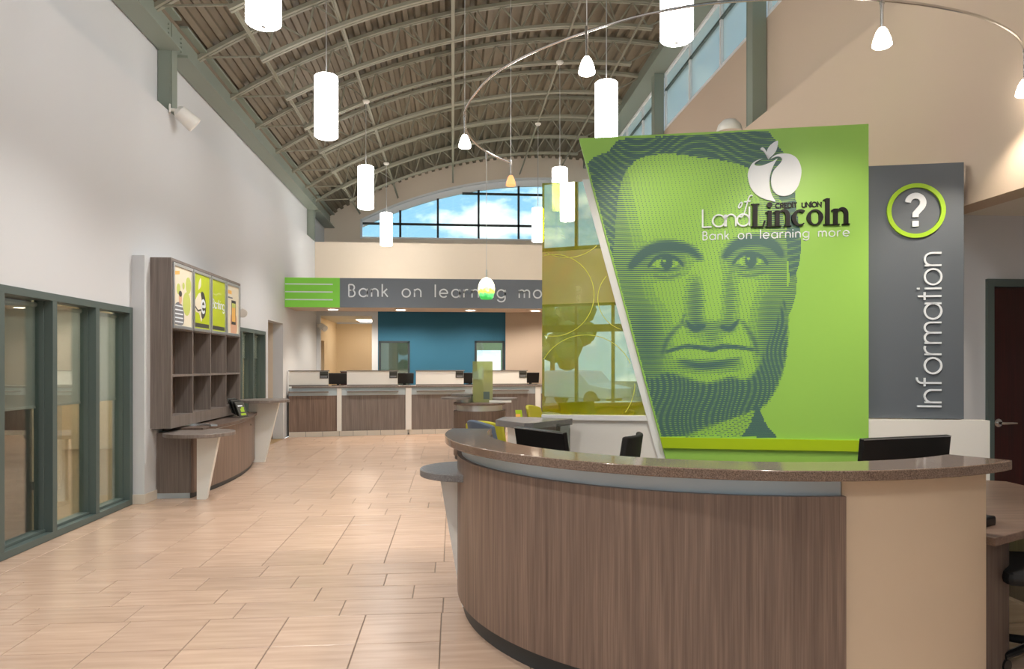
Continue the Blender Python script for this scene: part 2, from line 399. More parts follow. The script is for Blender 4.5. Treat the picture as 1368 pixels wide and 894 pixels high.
def proj(X, Y, Z=0):
    lat = X*math.cos(TH)-Y*math.sin(TH); d = X*math.sin(TH)+Y*math.cos(TH)
    return (684+950*lat/d, 488-950*(Z-1.5)/d, d) if d > .2 else (9999,9999,d)
for x0, x1, y0, y1 in tiles:
    a = max(x0, XL+.01); b = min(x1, 7.4)
    if b-a < .03: continue
    cx, cy = (a+b)/2, (y0+y1)/2; px, py, d = proj(cx, cy)
    seen = d > 1 and -60 < px < 640 and 575 < py < 960 and cx > XL
    (vis if seen else rest).append((d, a, b, y0, y1))
vis.sort()
rest += vis[300:]; vis = vis[:300]
g_ = .003; cache = {}
def tile_mb(mb, a, b, y0, y1, cx=0, cy=0):
    a += g_; b -= g_; y0 += g_; y1 -= g_; e = .002
    lo = [(a,y0,-.01),(b,y0,-.01),(b,y1,-.01),(a,y1,-.01)]; mi = [(p[0],p[1],-e) for p in lo]; hi = [(a+e,y0+e,0),(b-e,y0+e,0),(b-e,y1-e,0),(a+e,y1-e,0)]
    mb.add([(p[0]-cx,p[1]-cy,p[2]) for p in lo+mi+hi], [(8,9,10,11)]+[(i,(i+1)%4,4+(i+1)%4,4+i) for i in range(4)]+[(4+i,4+(i+1)%4,8+(i+1)%4,8+i) for i in range(4)])
for d, a, b, y0, y1 in vis:
    key = (round(b-a,3), round(y1-y0,3)); cx, cy = (a+b)/2, (y0+y1)/2
    if key not in cache:
        mb = MB(); tile_mb(mb, a, b, y0, y1, cx, cy); cache[key] = mb.mesh('tile','floor_tile')
    o = bpy.data.objects.new('tile', cache[key]); C.objects.link(o); o.parent = floor; o.location = (cx,cy,0)
mb = MB()
for d, a, b, y0, y1 in rest: tile_mb(mb, a, b, y0, y1)
mb.build('tile_field','floor_tile',floor)['kind'] = 'stuff'
# ---- left wall: lower thick wall with shopfront openings, upper wall set back on a ledge
SF1 = (5.01, 7.98); SF2 = (11.25, 13.46); OPN = (13.65, 14.83)
mb = MB()
for y0, y1, z0, z1 in [(YB,SF1[0],0,4.6),(SF1[0],SF1[1],2.12,4.6),(SF1[1],SF2[0],0,4.6),(SF2[0],SF2[1],2.12,4.6),(SF2[1],OPN[0],0,4.6),(OPN[0],OPN[1],2.35,4.6),(OPN[1],18.4,0,4.6)]:
    mb.box(XL-.2, XL, y0, y1, z0, z1)
struct(mb.build('wall_left','wall_white'))
struct(bx('wall_left_upper', -3.80, -3.61, YB, YG, 4.5, 6.1, 'wall_white'))
struct(bx('wall_left_furring', XL, -3.32, 7.985, 11.2, 0, 2.69, 'wall_white'))
mb = MB(); mb.box(-3.32,-3.308,7.985,8.3,0,.105); bb = struct(mb.build('baseboard_left','base_tile', bevel=.003))
bx('base_tile', XL+.005, -3.308, 7.97, 7.984, 0, .105, 'base_tile', bb, .003)
struct(bx('baseboard_corridor', -6, XL-.21, 14.81, 14.83, 0, .1, 'base_dark'))
# corridor behind the opening, office behind the shopfronts
mb = MB(); mb.box(-6.2, XL-.2, 14.83, 14.95, 0, 2.75); mb.box(-6.2, XL-.2, 13.5, 13.6, 0, 2.75); mb.box(-6.3,-6.2,13.5,14.95,0,2.75)
struct(mb.build('wall_corridor','wall_beige'))
struct(bx('ceiling_corridor', -6.3, XL-.2, 13.5, 14.95, 2.75, 2.85, 'ceiling_white'))
struct(bx('floor_corridor', -6.3, -3.44, 13.5, 14.95, -.12, -.001, 'carpet'))
mb = MB(); mb.box(-7.2,-7.1,3.6,13.4,0,2.75); mb.box(-7.1,XL-.2,3.6,3.7,0,2.75); mb.box(-7.1,XL-.2,13.3,13.4,0,2.75); mb.box(-7.1,-4.75,9.0,9.1,0,2.75)
struct(mb.build('wall_office','wall_cream'))
struct(bx('ceiling_office', -7.2, XL-.2, 3.6, 13.4, 2.75, 2.85, 'ceiling_white'))
struct(bx('floor_office', -7.2, -3.44, 3.6, 13.4, -.12, -.002, 'carpet'))
mb = MB(); mb.box(-7.1,-4.75,8.985,9.0,0,.1); mb.box(-7.1,-7.085,3.7,8.98,0,.1); struct(mb.build('baseboard_office','base_dark'))
# ---- right wall: bulkhead over an open alcove, full height beyond it, ledge and clerestory sill wall
mb = MB(); mb.box(XR,4.12,YB,5.45,2.72,4.67); mb.box(XR,4.12,5.45,YG,0,4.67); struct(mb.build('wall_right','wall_tan'))
struct(bx('wall_right_upper', 4.12, 4.3, YB, YG, 4.5, 6.08, 'wall_tan'))
struct(bx('ceiling_alcove', 4.12, 7.5, YB, 5.6, 2.72, 2.85, 'ceiling_white'))
mb = MB(); mb.box(3.72,4.32,5.45,5.6,0,2.72); mb.box(4.32,5.28,5.45,5.6,2.2,2.72); mb.box(5.28,7.5,5.45,5.6,0,2.72); struct(mb.build('wall_alcove','wall_white'))
struct(bx('wall_alcove_side', 7.4, 7.5, YB, 5.45, 0, 2.72, 'wall_white'))
# ---- entrance wall behind the viewer: glazed doors, transoms, high windows
mb = MB(); wins = [(-3.2,-.55),(-.25,2.4),(2.7,3.8)]
mb.box(-3.86,7.5,YB-.2,YB,2.95,4.2); mb.box(-3.86,4.3,YB-.2,YB,5.9,6.1)
xs = [-3.86]+[v for w_ in wins for v in w_]+[4.3]
for i in range(0,len(xs),2): mb.box(xs[i],xs[i+1],YB-.2,YB,0,2.95); mb.box(xs[i],xs[i+1],YB-.2,YB,4.2,5.9)
mb.box(4.3,7.5,YB-.2,YB,0,2.95)
struct(mb.build('wall_entrance','wall_beige'))
for n_, (a, b) in enumerate(wins):
    for z0, z1 in ((.0,2.95),(4.2,5.9)):
        e_ = empty('window_%d' % (n_*2+(1 if z0 == 0 else 2)), ((a+b)/2,YB-.1,z0), kind='structure'); hw = (b-a)/2; h = z1-z0
        fr = MB(); fr.box(-hw,-hw+.06,-.05,.05,0,h); fr.box(hw-.06,hw,-.05,.05,0,h); fr.box(-hw,hw,-.05,.05,0,.1); fr.box(-hw,hw,-.05,.05,h-.06,h)
        nm = 3 if b-a > 2 else 1
        for k in range(1,nm): fr.box(-hw+2*hw*k/nm-.03,-hw+2*hw*k/nm+.03,-.05,.05,0,h)
        if z0 == 0: fr.box(-hw,hw,-.05,.05,2.28,2.45)
        fr.build('window_frame','frame_green',e_)
        bx('window_pane',-hw+.02,hw-.02,-.005,.005,.02,h-.02,'clear_glass',e_)
# ---- the vault: deck on curved joists
R_, CXV, TOP = 11.55, 2.7, 7.52
def zdeck(x): return TOP-(R_-math.sqrt(R_*R_-(x-CXV)**2))
def onarc(t, off=0):   # t angle from vertical; off below the deck
    return (CXV+(R_-off)*math.sin(t), TOP-R_+(R_-off)*math.cos(t))
t0 = math.asin((-3.75-CXV)/R_); t1 = math.asin((4.25-CXV)/R_)
prof = []; pitch = .2/R_; t = t0
while t < t1:
    for f_, o_ in ((0,-.03),(.42,-.03),(.52,.035),(.9,.035)): prof.append(onarc(t+f_*pitch, o_))
    t += pitch
mb = MB(); k = len(prof)
back = [onarc(t1+.002,-.2), onarc((t0+t1)/2,-.2), onarc(t0-.002,-.2)]
top = [onarc(t0+(t1-t0)*i/40, -.2) for i in range(41)]
vs = [(x,YB-.2,z) for x, z in prof]+[(x,YG+.3,z) for x, z in prof]; fs = [(i,i+1,k+i+1,k+i) for i in range(k-1)]
mb.add(vs, fs)
kk = 41; mb.add([(x,YB-.2,z) for x, z in top]+[(x,YG+.3,z) for x, z in top], [(i,i+1,kk+i+1,kk+i) for i in range(40)])
struct(mb.build('ceiling','deck_paint'))
# close the end above the entrance wall
def arch_wall(mb, xa, xb, y0, y1, zlow, zhigh, n=48):
    for i in range(n):
        a = xa+(xb-xa)*i/n; b = xa+(xb-xa)*(i+1)/n
        mb.add([(a,y0,zlow(a)),(b,y0,zlow(b)),(b,y0,zhigh(b)),(a,y0,zhigh(a)),(a,y1,zlow(a)),(b,y1,zlow(b)),(b,y1,zhigh(b)),(a,y1,zhigh(a))],
               [(0,1,2,3),(7,6,5,4),(0,4,5,1),(3,2,6,7)])
mb = MB(); arch_wall(mb, -3.86, 4.25, YB-.2, YB, lambda x: 6.1, lambda x: max(6.1, zdeck(x)+.1)); struct(mb.build('wall_entrance_upper','wall_beige'))
# ---- gable with arched window
WX0, WX1, SILL = -2.61, 3.3, 5.09
zwin = lambda x: zdeck(x)-.60
mb = MB(); mb.box(-3.86,4.3,YG,YG+.25,2.9,SILL)
arch_wall(mb, -3.86, WX0, YG, YG+.25, lambda x: SILL, lambda x: zdeck(x)+.1, 8)
arch_wall(mb, WX0, WX1, YG, YG+.25, zwin, lambda x: zdeck(x)+.1)
arch_wall(mb, WX1, 4.3, YG, YG+.25, lambda x: SILL, lambda x: zdeck(x)+.1, 8)
struct(mb.build('wall_gable','wall_beige'))
win = empty('window_7', (0,YG,SILL), kind='structure')
mb = MB()   # white casing that follows the arch, then dark bars
arch_wall(mb, WX0, WX1, -.02, .12, lambda x: zwin(x)-SILL-.05, lambda x: zwin(x)-SILL, 40)
mb.box(WX0,WX0+.05,-.02,.12,0,zwin(WX0)-SILL); mb.box(WX1-.05,WX1,-.02,.12,0,zwin(WX1)-SILL); mb.box(WX0,WX1,-.04,.14,0,.04)
mb.build('casing','frame_white',win)
mb = MB(); arch_wall(mb, WX0+.05, WX1-.05, .14, .2, lambda x: zwin(x)-SILL-.22, lambda x: zwin(x)-SILL-.04, 40); mb.build('arch_soffit','frame_white',win)
for xv in (-1.5,-.43,.74,1.9,3.0): bx('mullion', xv-.03, xv+.03, .12, .18, .04, zwin(xv)-SILL-.2, 'frame_dark', win)
bx('transom', WX0+.05, WX1-.05, .12, .18, .42, .48, 'frame_dark', win)
xa = next(x for x in np.arange(WX0,2,.01) if zwin(x)-.2 > 6.46)
bx('transom', xa, WX1-.05, .12, .18, 1.33, 1.39, 'frame_dark', win)
xs = [WX0+.05,-1.5,-.43,.74,1.9,3.0,WX1-.05]
for i in range(len(xs)-1):
    mb = MB(); arch_wall(mb, xs[i], xs[i+1], .145, .155, lambda x: .04, lambda x: zwin(x)-SILL-.1, 8); mb.build('pane','clear_glass',win)
# ---- wall above the tellers, its flat roof, the sign canopy, ceiling behind it
struct(bx('wall_back_upper', XL, XR, 18.2, 18.4, 2.95, 4.6, 'wall_beige'))
struct(bx('ceiling_ledge', XL-.2, XR, 18.4, YG, 4.45, 4.6, 'ceiling_white'))
struct(bx('ceiling_teller', XL, XR, 16.1, 18.2, 2.95, 3.05, 'ceiling_white'))
struct(bx('ceiling_canopy', XL, XR, 15.02, 16.1, 2.70, 3.31, 'wall_tan'))
# ---- back wall: opening on the left, blue centre with two interior windows, tan on the right
def wallgrid(mb, x0, x1, y0, y1, z0, z1, holes):
    xs = sorted({x0,x1,*[h[0] for h in holes],*[h[1] for h in holes]}); zs_ = sorted({z0,z1,*[h[2] for h in holes],*[h[3] for h in holes]})
    for i in range(len(xs)-1):
        for j in range(len(zs_)-1):
            cx, cz = (xs[i]+xs[i+1])/2, (zs_[j]+zs_[j+1])/2
            if not any(h[0] < cx < h[1] and h[2] < cz < h[3] for h in holes): mb.box(xs[i],xs[i+1],y0,y1,zs_[j],zs_[j+1])
mb = MB(); wallgrid(mb, XL, -1.91, 18.4, 18.55, 0, 2.95, [(-3.36,-2.06,0,2.76)]); struct(mb.build('wall_back_left','wall_white'))
W1, W2 = (-1.89,-1.1,.95,2.12), (.56,1.335,.95,2.13)
mb = MB(); wallgrid(mb, -1.91, 1.36, 18.4, 18.55, 0, 2.95, [W1, W2]); struct(mb.build('wall_back','blue_paint'))
struct(bx('wall_back_right', 1.36, XR, 18.36, 18.55, 0, 2.95, 'wall_tan'))
for n_, w_ in ((8,W1),(9,W2)):
    e_ = empty('window_%d' % n_, (w_[0],18.45,w_[2]), kind='structure'); a, h = w_[1]-w_[0], w_[3]-w_[2]
    mb = MB(); mb.box(0,.05,-.06,.06,0,h); mb.box(a-.05,a,-.06,.06,0,h); mb.box(0,a,-.06,.06,0,.05); mb.box(0,a,-.06,.06,h-.05,h)
    mb.build('window_frame','frame_dark',e_); bx('window_pane',.04,a-.04,-.005,.005,.04,h-.04,'clear_glass',e_)
# the back room seen through the opening
mb = MB(); mb.box(-3.55,-3.45,18.55,19.0,0,2.75); mb.box(-3.55,-3.45,19.5,21.6,0,2.75); mb.box(-3.55,-3.45,19.0,19.5,2.15,2.75); mb.box(-4.4,-3.55,19.5,19.6,0,2.75); mb.box(-4.4,-3.55,18.9,19.0,0,2.75)
mb.box(-4.5,-4.4,18.9,19.6,0,2.75); mb.box(-3.45,-.9,21.6,21.7,0,2.75); mb.box(-1.99,-1.91,18.55,21.6,0,2.75)
struct(mb.build('wall_back_room','wall_cream'))
struct(bx('ceiling_back_room', -4.5, -1.9, 18.55, 21.7, 2.76, 2.86, 'ceiling_white'))
struct(bx('floor_back_room', -4.5, -1.9, 18.4, 21.7, -.12, -.002, 'carpet'))
struct(bx('door_3', -4.38, -4.33, 19.02, 19.48, 0, 2.1, 'mahogany'))
# ---- outdoors seen through the glass: lawn, drive and a low block wall
struct(bx('ground_front', -60, 60, -60, YB-.25, -.3, -.13, 'asphalt'))
struct(bx('ground_rear', -60, 60, 18.6, 90, -.3, -.13, 'grass'))
mb = MB()
for r_i in range(8):
    for c_i in range(10): mb.box(-3.6+c_i*.41+(.2 if r_i % 2 else 0), -3.6+c_i*.41+.4+(.2 if r_i % 2 else 0), 24.0, 24.2, -.12+r_i*.205, -.12+r_i*.205+.2)
struct(mb.build('wall_drive','brick_grey'))
struct(bx('beam_drive', -3, 4, 23.6, 23.9, 2.0, 2.5, 'wall_cream'))
mb = MB(); mb.box(.62,.8,23.6,23.8,-.12,2); mb.box(1.6,1.75,23.6,23.8,-.12,2); struct(mb.build('trim_1','wall_cream'))
# ---- alcove door
d_ = empty('door_1', (4.32,5.45,0), kind='structure')
mb = MB(); mb.box(0,.055,-.03,.1,0,2.2); mb.box(.9,.955,-.03,.1,0,2.2); mb.box(.055,.9,-.03,.1,2.14,2.2); mb.build('door_frame','frame_green',d_)
lf = bx('door_leaf', .058, .9, .0, .045, .01, 2.138, 'mahogany', d_, .002)
hd = MB(); hd.lathe([(.0,0),(.034,0),(.034,.012),(.02,.016),(.0,.016)], 20)
hd.v = [(x+.105, -z, y+1.03) for x, y, z in hd.v]
hd.tube([(.105,-.01,1.03),(.105,-.055,1.03),(.125,-.062,1.03),(.225,-.06,1.03)], [.012,.011,.011,.008], 10)
hd.build('door_handle','chrome',d_, smooth=True, label='chrome lever handle')
# ================================================================ SHOPFRONTS
def shopfront(name, y0, y1, bays, shade_z, n):
    e_ = empty(name, (XL,y0,0), kind='structure')
    L_ = y1-y0
    mb = MB(); mb.box(-.14,.012,0,L_,2.055,2.12); mb.build('head_frame','frame_green',e_, bevel=.003)
    mb = MB(); mb.box(-.14,.012,0,L_,0,.06); mb.box(-.14,-.05,0,L_,.06,.085); mb.build('sill_frame','frame_green',e_, bevel=.003)
    for y in bays:
        mb = MB(); mb.box(-.06,.012,y-.035,y+.035,.06,2.055); mb.box(-.14,-.06,y-.045,y+.045,.06,2.055); mb.build('mullion','frame_green',e_, bevel=.002)
    for a, b in zip(bays[:-1], bays[1:]):
        bx('pane', -.103, -.097, a+.03, b-.03, .06, 2.055, 'clear_glass', e_)
    return e_
shopfront('window_10', SF1[0], SF1[1], [.035,.735,1.465,2.21,2.935], 1.13, 10)
shopfront('window_11', SF2[0], SF2[1], [.035,.72,1.4,2.17], 1.3, 11)
def shade(y0, y1, zb, label):
    s_ = empty('roller_shade', (-3.578,(y0+y1)/2,2.0), label=label, cat='roller shade', group='roller shades in the shopfronts'); h = (y1-y0)/2
    bx('cloth', -.002, .0, -h, h, zb-2.0+.02, .0, 'shade_cloth', s_)
    bx('bottom_bar', -.008, .006, -h, h, zb-2.0, zb-2.0+.022, 'roller', s_, .003)
    mb = MB(); mb.tube([(0,-h,.02),(0,h,.02)], .02, 10); mb.build('roller_tube','roller',s_, smooth=True)
for (a, b), nm in zip([(5.79,6.43),(6.52,7.17),(7.27,7.89)], ['in the leftmost full pane','in the middle pane','in the pane beside the white pier']):
    shade(a, b, 1.13, 'half-lowered white roller shade behind shopfront glass '+nm)
for (a, b), nm in zip([(12.02,12.6),(12.7,13.38)], ['in the left slim pane beyond the cabinet','in the right slim pane beyond the cabinet']):
    shade(a, b, 1.62, 'short white roller shade '+nm)
# office contents behind the glass
e_ = empty('office_door', (-3.70,6.57,0), math.radians(90), 'open mahogany office door with chrome lever seen through the shopfront', 'door')
bx('door_leaf', -.9, 0, -.022, .022, .02, 2.12, 'mahogany', e_, .002)
for sgn in (-1,1):
    h = MB(); h.tube([(-.83,sgn*.02,1.02),(-.83,sgn*.07,1.02),(-.72,sgn*.075,1.02)], .011, 10); h.build('lever','chrome',e_, smooth=True)
    h = MB(); h.tube([(-.83,sgn*.021,1.02),(-.83,sgn*.034,1.02)], .034, 16); h.build('rose','chrome',e_, smooth=True)
e_ = empty('office_desk', (-6.3,5.6,0), 0, 'dark mahogany office desk seen low through the shopfront', 'desk')
bx('desktop', -.5,.5,-.8,.8,.70,.74,'mahogany',e_,.004); bx('side_panel',-.48,.48,-.78,-.74,0,.70,'mahogany',e_); bx('side_panel',-.48,.48,.74,.78,0,.70,'mahogany',e_); bx('modesty_panel',.40,.43,-.74,.74,.1,.70,'mahogany',e_)
for i, (x, y, lb) in enumerate([(-4.5,6.3,'unseen office ceiling light set close to brighten the near roller shades'),(-4.5,8.1,'unseen office ceiling light behind the cabinet wall, set close to brighten the shades'),(-5.4,12.3,'unseen ceiling light that brightens the far office'),(-5.4,10.6,'unseen ceiling light that brightens the room behind the dividing wall')]):
    e_ = empty('unseen_office_light', (x,y,2.75), label=lb, cat='ceiling light', group='unseen office ceiling lights')  # unseen fittings, put in to light the office and the roller shades
    bx('trim', -.32,.32,-.32,.32,-.012,.0,'frame_white',e_); bx('diffuser', -.29,.29,-.29,.29,-.016,-.012,'panel_light',e_)
e_ = empty('ceiling_light', (-2.35,20.3,2.76), label='rectangular ceiling light in the back room behind the tellers', cat='ceiling light')
bx('trim', -.32,.32,-.62,.62,-.012,.0,'frame_white',e_); bx('diffuser', -.29,.29,-.58,.58,-.016,-.012,'panel_light_soft',e_)

# ================================================================ ROOF STEEL
def ibeam(mb, x0, x1, z0, z1, ya, yb, tf=.025, tw=.02, web=.5):
    mb.box(x0,x1,ya,yb,z0,z0+tf); mb.box(x0,x1,ya,yb,z1-tf,z1); xw = x0+(x1-x0)*web; mb.box(xw-tw/2,xw+tw/2,ya,yb,z0+tf,z1-tf)
def beam(name, x0, x1, z0, z1, ya, yb, web, label):
    e_ = empty(name, ((x0+x1)/2,ya,z0), label=label, cat='steel beam', group='roof beams')
    h = (x1-x0)/2; H_ = z1-z0; Ly = yb-ya
    bx('bottom_flange',-h,h,0,Ly,0,.03,'steel_green',e_); bx('top_flange',-h,h,0,Ly,H_-.03,H_,'steel_green',e_)
    xw = -h+2*h*web; bx('web',xw-.01,xw+.01,0,Ly,.03,H_-.03,'steel_green',e_)
    for k_ in range(4):
        for yy in (.06,.1,Ly-.1,Ly-.06):
            pass
    b = MB()
    for k_ in range(5):
        for yy in (.1,Ly-.1): b.tube([(xw+(.01 if x0 < 0 else -.01),yy,.06+k_*.055),(xw+(.03 if x0 < 0 else -.03),yy,.06+k_*.055)], .012, 6)
    b.build('bolt_row','steel_green',e_)
beam('roof_beam', -3.59,-3.32,5.36,5.76, 9.24,18.0, .5, 'long grey-green steel beam along the top of the white wall')
beam('roof_beam', -3.59,-3.32,5.36,5.76, .2,9.04, .5, 'near grey-green steel beam cut by the top left edge')
beam('roof_beam', -3.59,-3.32,5.36,5.76, 18.2,20.38, .5, 'short grey-green steel beam running into the arched window wall')
e_ = empty('clerestory_beam', (3.76,YB,7.2), label='deep grey-green beam above the high side windows', cat='steel beam')
bx('soffit_plate',0,.5,0,YG-YB-.03,0,.03,'steel_green',e_); bx('face_plate',0,.03,0,YG-YB-.03,.03,.30,'steel_green',e_)
struct(bx('wall_right_cap', 4.26, 4.4, YB, YG, 7.2, 7.6, 'wall_tan'))
def column(x0, x1, y, z0, z1, label):
    e_ = empty('steel_column', ((x0+x1)/2,y+.1,z0), label=label, cat='steel column', group='steel columns on the wall ledges')
    h = (x1-x0)/2
    bx('flange',-h,h,-.1,-.085,.02,z1-z0,'steel_green',e_); bx('flange',-h,h,.085,.1,.02,z1-z0,'steel_green',e_); bx('web',-.09,.09,-.085,.085,.02,z1-z0,'steel_green',e_)
    bx('base_plate',-h-.01,h+.01,-.11,.11,0,.02,'steel_green',e_)
column(-3.60,-3.46,9.04,4.6,5.78,'grey-green steel column at top left beside the white floodlight')
column(-3.60,-3.46,18.0,4.6,5.78,'small far steel column near the arched window')
for y_, lb in ((9.04,'grey-green steel column rising behind the green portrait wall'),(13.6,'slim grey-green column between the high side windows')):
    column(3.92,4.11,y_,4.67,7.2,lb)
# clerestory windows
cl = [(-.2,4.55,'window_15'),(4.75,9.04,'window_12'),(9.24,13.6,'window_13'),(13.8,18.1,'window_14'),(18.3,20.3,'window_16')]
for a, b, nm in cl:
    e_ = empty(nm, (4.16,a,6.08), kind='structure'); Ly = b-a; n_ = max(1,round(Ly/1.5))
    mb = MB(); mb.box(-.04,.06,0,Ly,0,.05); mb.box(-.04,.06,0,Ly,1.07,1.12)
    mb.build('window_frame','frame_white',e_)
    bx('transom',-.04,.05,0,Ly,.76,.80,'frame_green',e_)
    for k_ in range(n_+1):
        y_ = min(max(Ly*k_/n_,.03),Ly-.03); bx('mullion',-.04,.06,y_-.03,y_+.03,.05,1.07,'frame_white' ,e_)
    for k_ in range(n_):
        bx('pane',.0,.01,Ly*k_/n_+.03,Ly*(k_+1)/n_-.03,.05,.77,'clerestory_glass',e_); bx('pane',.0,.01,Ly*k_/n_+.03,Ly*(k_+1)/n_-.03,.80,1.07,'clerestory_glass',e_)
struct(bx('wall_right_fill', 4.12, 4.3, YB, -.2, 6.08, 7.2, 'wall_tan'))
# curved open-web joists
def arcbar(mb, xa, xb, off, y0, y1, h, n=28):
    ta = math.asin((xa-CXV)/R_); tb = math.asin((xb-CXV)/R_)
    vs = []
    for i in range(n+1):
        t = ta+(tb-ta)*i/n; p = onarc(t,off); q = onarc(t,off+h)
        vs += [(p[0],y0,p[1]),(p[0],y1,p[1]),(q[0],y1,q[1]),(q[0],y0,q[1])]
    fs = [(0,1,2,3),(4*n+3,4*n+2,4*n+1,4*n)]
    for i in range(n):
        a = 4*i; b = a+4
        for j in range(4): fs.append((a+j,b+j,b+(j+1)%4,a+(j+1)%4))
    mb.add(vs, fs)
jy = [5.75,7.15,8.6,10.0,11.42,12.82,14.25,15.65,17.05,18.4]
jo = empty('roof_joist', (0,jy[0],0))
mb = MB(); arcbar(mb,-3.6,4.0,.04,-.055,-.01,.05); arcbar(mb,-3.6,4.0,.04,.01,.055,.05); mb.build('top_chord','joist_paint',jo)
mb = MB(); arcbar(mb,-2.85,3.28,.46,-.055,-.01,.045); arcbar(mb,-2.85,3.28,.46,.01,.055,.045); mb.build('bottom_chord','joist_paint',jo)
pan_x = np.linspace(-2.75,3.2,12)
def jp(x, off): t = math.asin((x-CXV)/R_); q = onarc(t,off); return (q[0],0,q[1])
seq = [jp(-3.45,.07)]
for i, x in enumerate(pan_x):
    seq.append(jp(x,.47))
    if i < len(pan_x)-1: seq.append(jp((x+pan_x[i+1])/2,.08))
seq.append(jp(3.85,.07))
for a, b in zip(seq[:-1],seq[1:]): MB().bar(a,b,.022,.022).build('web_bar','joist_paint',jo)
for x in pan_x[::2]: MB().bar(jp(x,.47),jp(x-.12,.08),.018,.018).build('web_bar','joist_paint',jo)
roots = [jo]
for y_ in jy[1:]:
    c_ = copy_tree(jo); c_.location = (0,y_,0); roots.append(c_)
for i, o in enumerate(reversed(roots)):
    lb = 'curved open-web roof joist right at the arched window' if i == 0 else 'curved open-web roof joist, %s counted from the arched window' % ORD[i]
    tag(o, lb, 'roof joist', 'curved roof joists')
# bridging lines that run the length of the vault
for x, w_, lb in ((-2.6,.045,'leftmost bridging angle running lengthwise under the roof joists'),(-1.54,.045,'bridging angle carrying the left row of cylinder pendants'),(1.91,.045,'bridging angle carrying the right row of cylinder pendants'),(3.0,.045,'rightmost bridging angle nearest the high side windows')):
    z_ = jp(x,.50)[2]; e_ = empty('bridging_angle', (x,0,z_-.01), label=lb, cat='steel angle', group='lengthwise roof bridging')
    bx('horizontal_leg',-.02,.02,2,20.3,-.008,.0,'joist_paint',e_); bx('vertical_leg',-.02,-.012,2,20.3,-.04,-.008,'joist_paint',e_)
e_ = empty('cross_bridging', (0,0,jp(0,.5)[2]), label='double line of cross bridging at the middle of the vault', cat='steel angle', group='lengthwise roof bridging')
bx('bottom_angle',-.025,.025,2,20.3,-.03,.0,'joist_paint',e_); bx('top_angle',-.025,.025,2,20.3,.34,.38,'joist_paint',e_)
for a, b in zip(jy[:-1],jy[1:]):
    MB().bar((0,a,.01),(0,b,.34),.02,.02).build('cross_bar','joist_paint',e_); MB().bar((0.02,a,.34),(0.02,b,.01),.02,.02).build('cross_bar','joist_paint',e_)

# ================================================================ LIGHT FITTINGS
def pendant(x, y, label, group):
    zc = jp(x,.50)[2]-.05
    e_ = empty('cylinder_pendant', (x,y,zc), label=label, cat='pendant light', group=group)
    t = 5.03-zc; b = 4.28-zc
    MB().lathe([(.0,0),(.065,0),(.065,-.025),(.04,-.05),(.012,-.055),(0,-.055)],20).build('canopy','plastic_white',e_, smooth=True)
    MB().tube([(0,0,-.05),(0,0,t+.01)], .007, 8).build('stem','cable',e_, smooth=True)
    MB().lathe([(.0,t),(.125,t),(.14,t-.012),(.14,b+.012),(.125,b),(0,b)],28).build('shade','lamp_shade',e_, smooth=True)
    MB().lathe([(.0,t+.03),(.03,t+.03),(.03,t+.001),(0,t+.001)],12).build('socket_cap','aluminium',e_, smooth=True)
    MB().lathe([(.0,b-.001),(.02,b-.001),(.02,b-.02),(0,b-.02)],12).build('finial','aluminium',e_, smooth=True)
    ld = bpy.data.lights.new('pendant_lamp','SPOT'); ld.energy = PDOWN; ld.spot_size = math.radians(135); ld.spot_blend = .7; ld.color = (1,.955,.90); ld.shadow_soft_size = .12
    lo = bpy.data.objects.new('lamp',ld); C.objects.link(lo); lo.parent = e_; lo.location = (0,0,b-.03)
pendant(-1.54,5.95,'lit cylinder pendant at the top edge left of centre, largest of the left row','left row of cylinder pendants')
pendant(-1.54,8.84,'lit cylinder pendant, second nearest of the left row','left row of cylinder pendants')
pendant(-1.54,12.8,'lit cylinder pendant, third of the left row','left row of cylinder pendants')
pendant(-1.54,16.7,'farthest cylinder pendant of the left row, in front of the arched window','left row of cylinder pendants')
pendant(1.91,5.95,'lit cylinder pendant at the top edge above the portrait wall, nearest of the right row','right row of cylinder pendants')
pendant(1.91,8.75,'lit cylinder pendant just over the left corner of the green portrait wall','right row of cylinder pendants')
pendant(1.91,12.63,'lit cylinder pendant half hidden by the top of the yellow glass panel','right row of cylinder pendants')
pendant(1.91,15.9,'farthest cylinder pendant of the right row, left of the yellow glass panel','right row of cylinder pendants')
for x_, lb in ((-1.54,'left'),(1.91,'right')):
    for y_, q in ((2.4,'nearest'),(-1.6,'entrance end')): pendant(x_,y_,'cylinder pendant behind the viewer in the %s row, %s' % (lb,q),'pendants behind the viewer')
# monorail track with spot heads
ctrl = [(.6,7.36),(.41,7.12),(.25,6.83),(.14,6.49),(.1,6.15),(.1,5.88),(.16,5.55),(.27,5.18),(.44,4.87),(.64,4.62),(.84,4.42),(1.08,4.22),(1.31,4.09),(1.54,4.0),(1.83,3.94),(2.11,3.905),(2.46,3.90),(2.8,3.94),(3.15,4.03),(3.47,4.18),(3.68,4.33),(3.85,4.5)]
ZR = 3.6
def smooth_path(p, n=4):
    out = []
    for i in range(len(p)-1):
        p0, p1, p2, p3 = p[max(i-1,0)], p[i], p[i+1], p[min(i+2,len(p)-1)]
        for k_ in range(n):
            t = k_/n; out.append(tuple(.5*((2*b)+(-a+c_)*t+(2*a-5*b+4*c_-d)*t*t+(-a+3*b-3*c_+d)*t**3) for a, b, c_, d in zip(p0,p1,p2,p3)))
    return out+[p[-1]]
path = [(x,y,ZR) for x, y in smooth_path(ctrl)]
tr_ = empty('track_light_rail', (0,0,0), label='curved metal monorail track swooping above the reception desk', cat='light track')
MB().tube(path, .009, 8).build('rail','chrome',tr_, smooth=True)
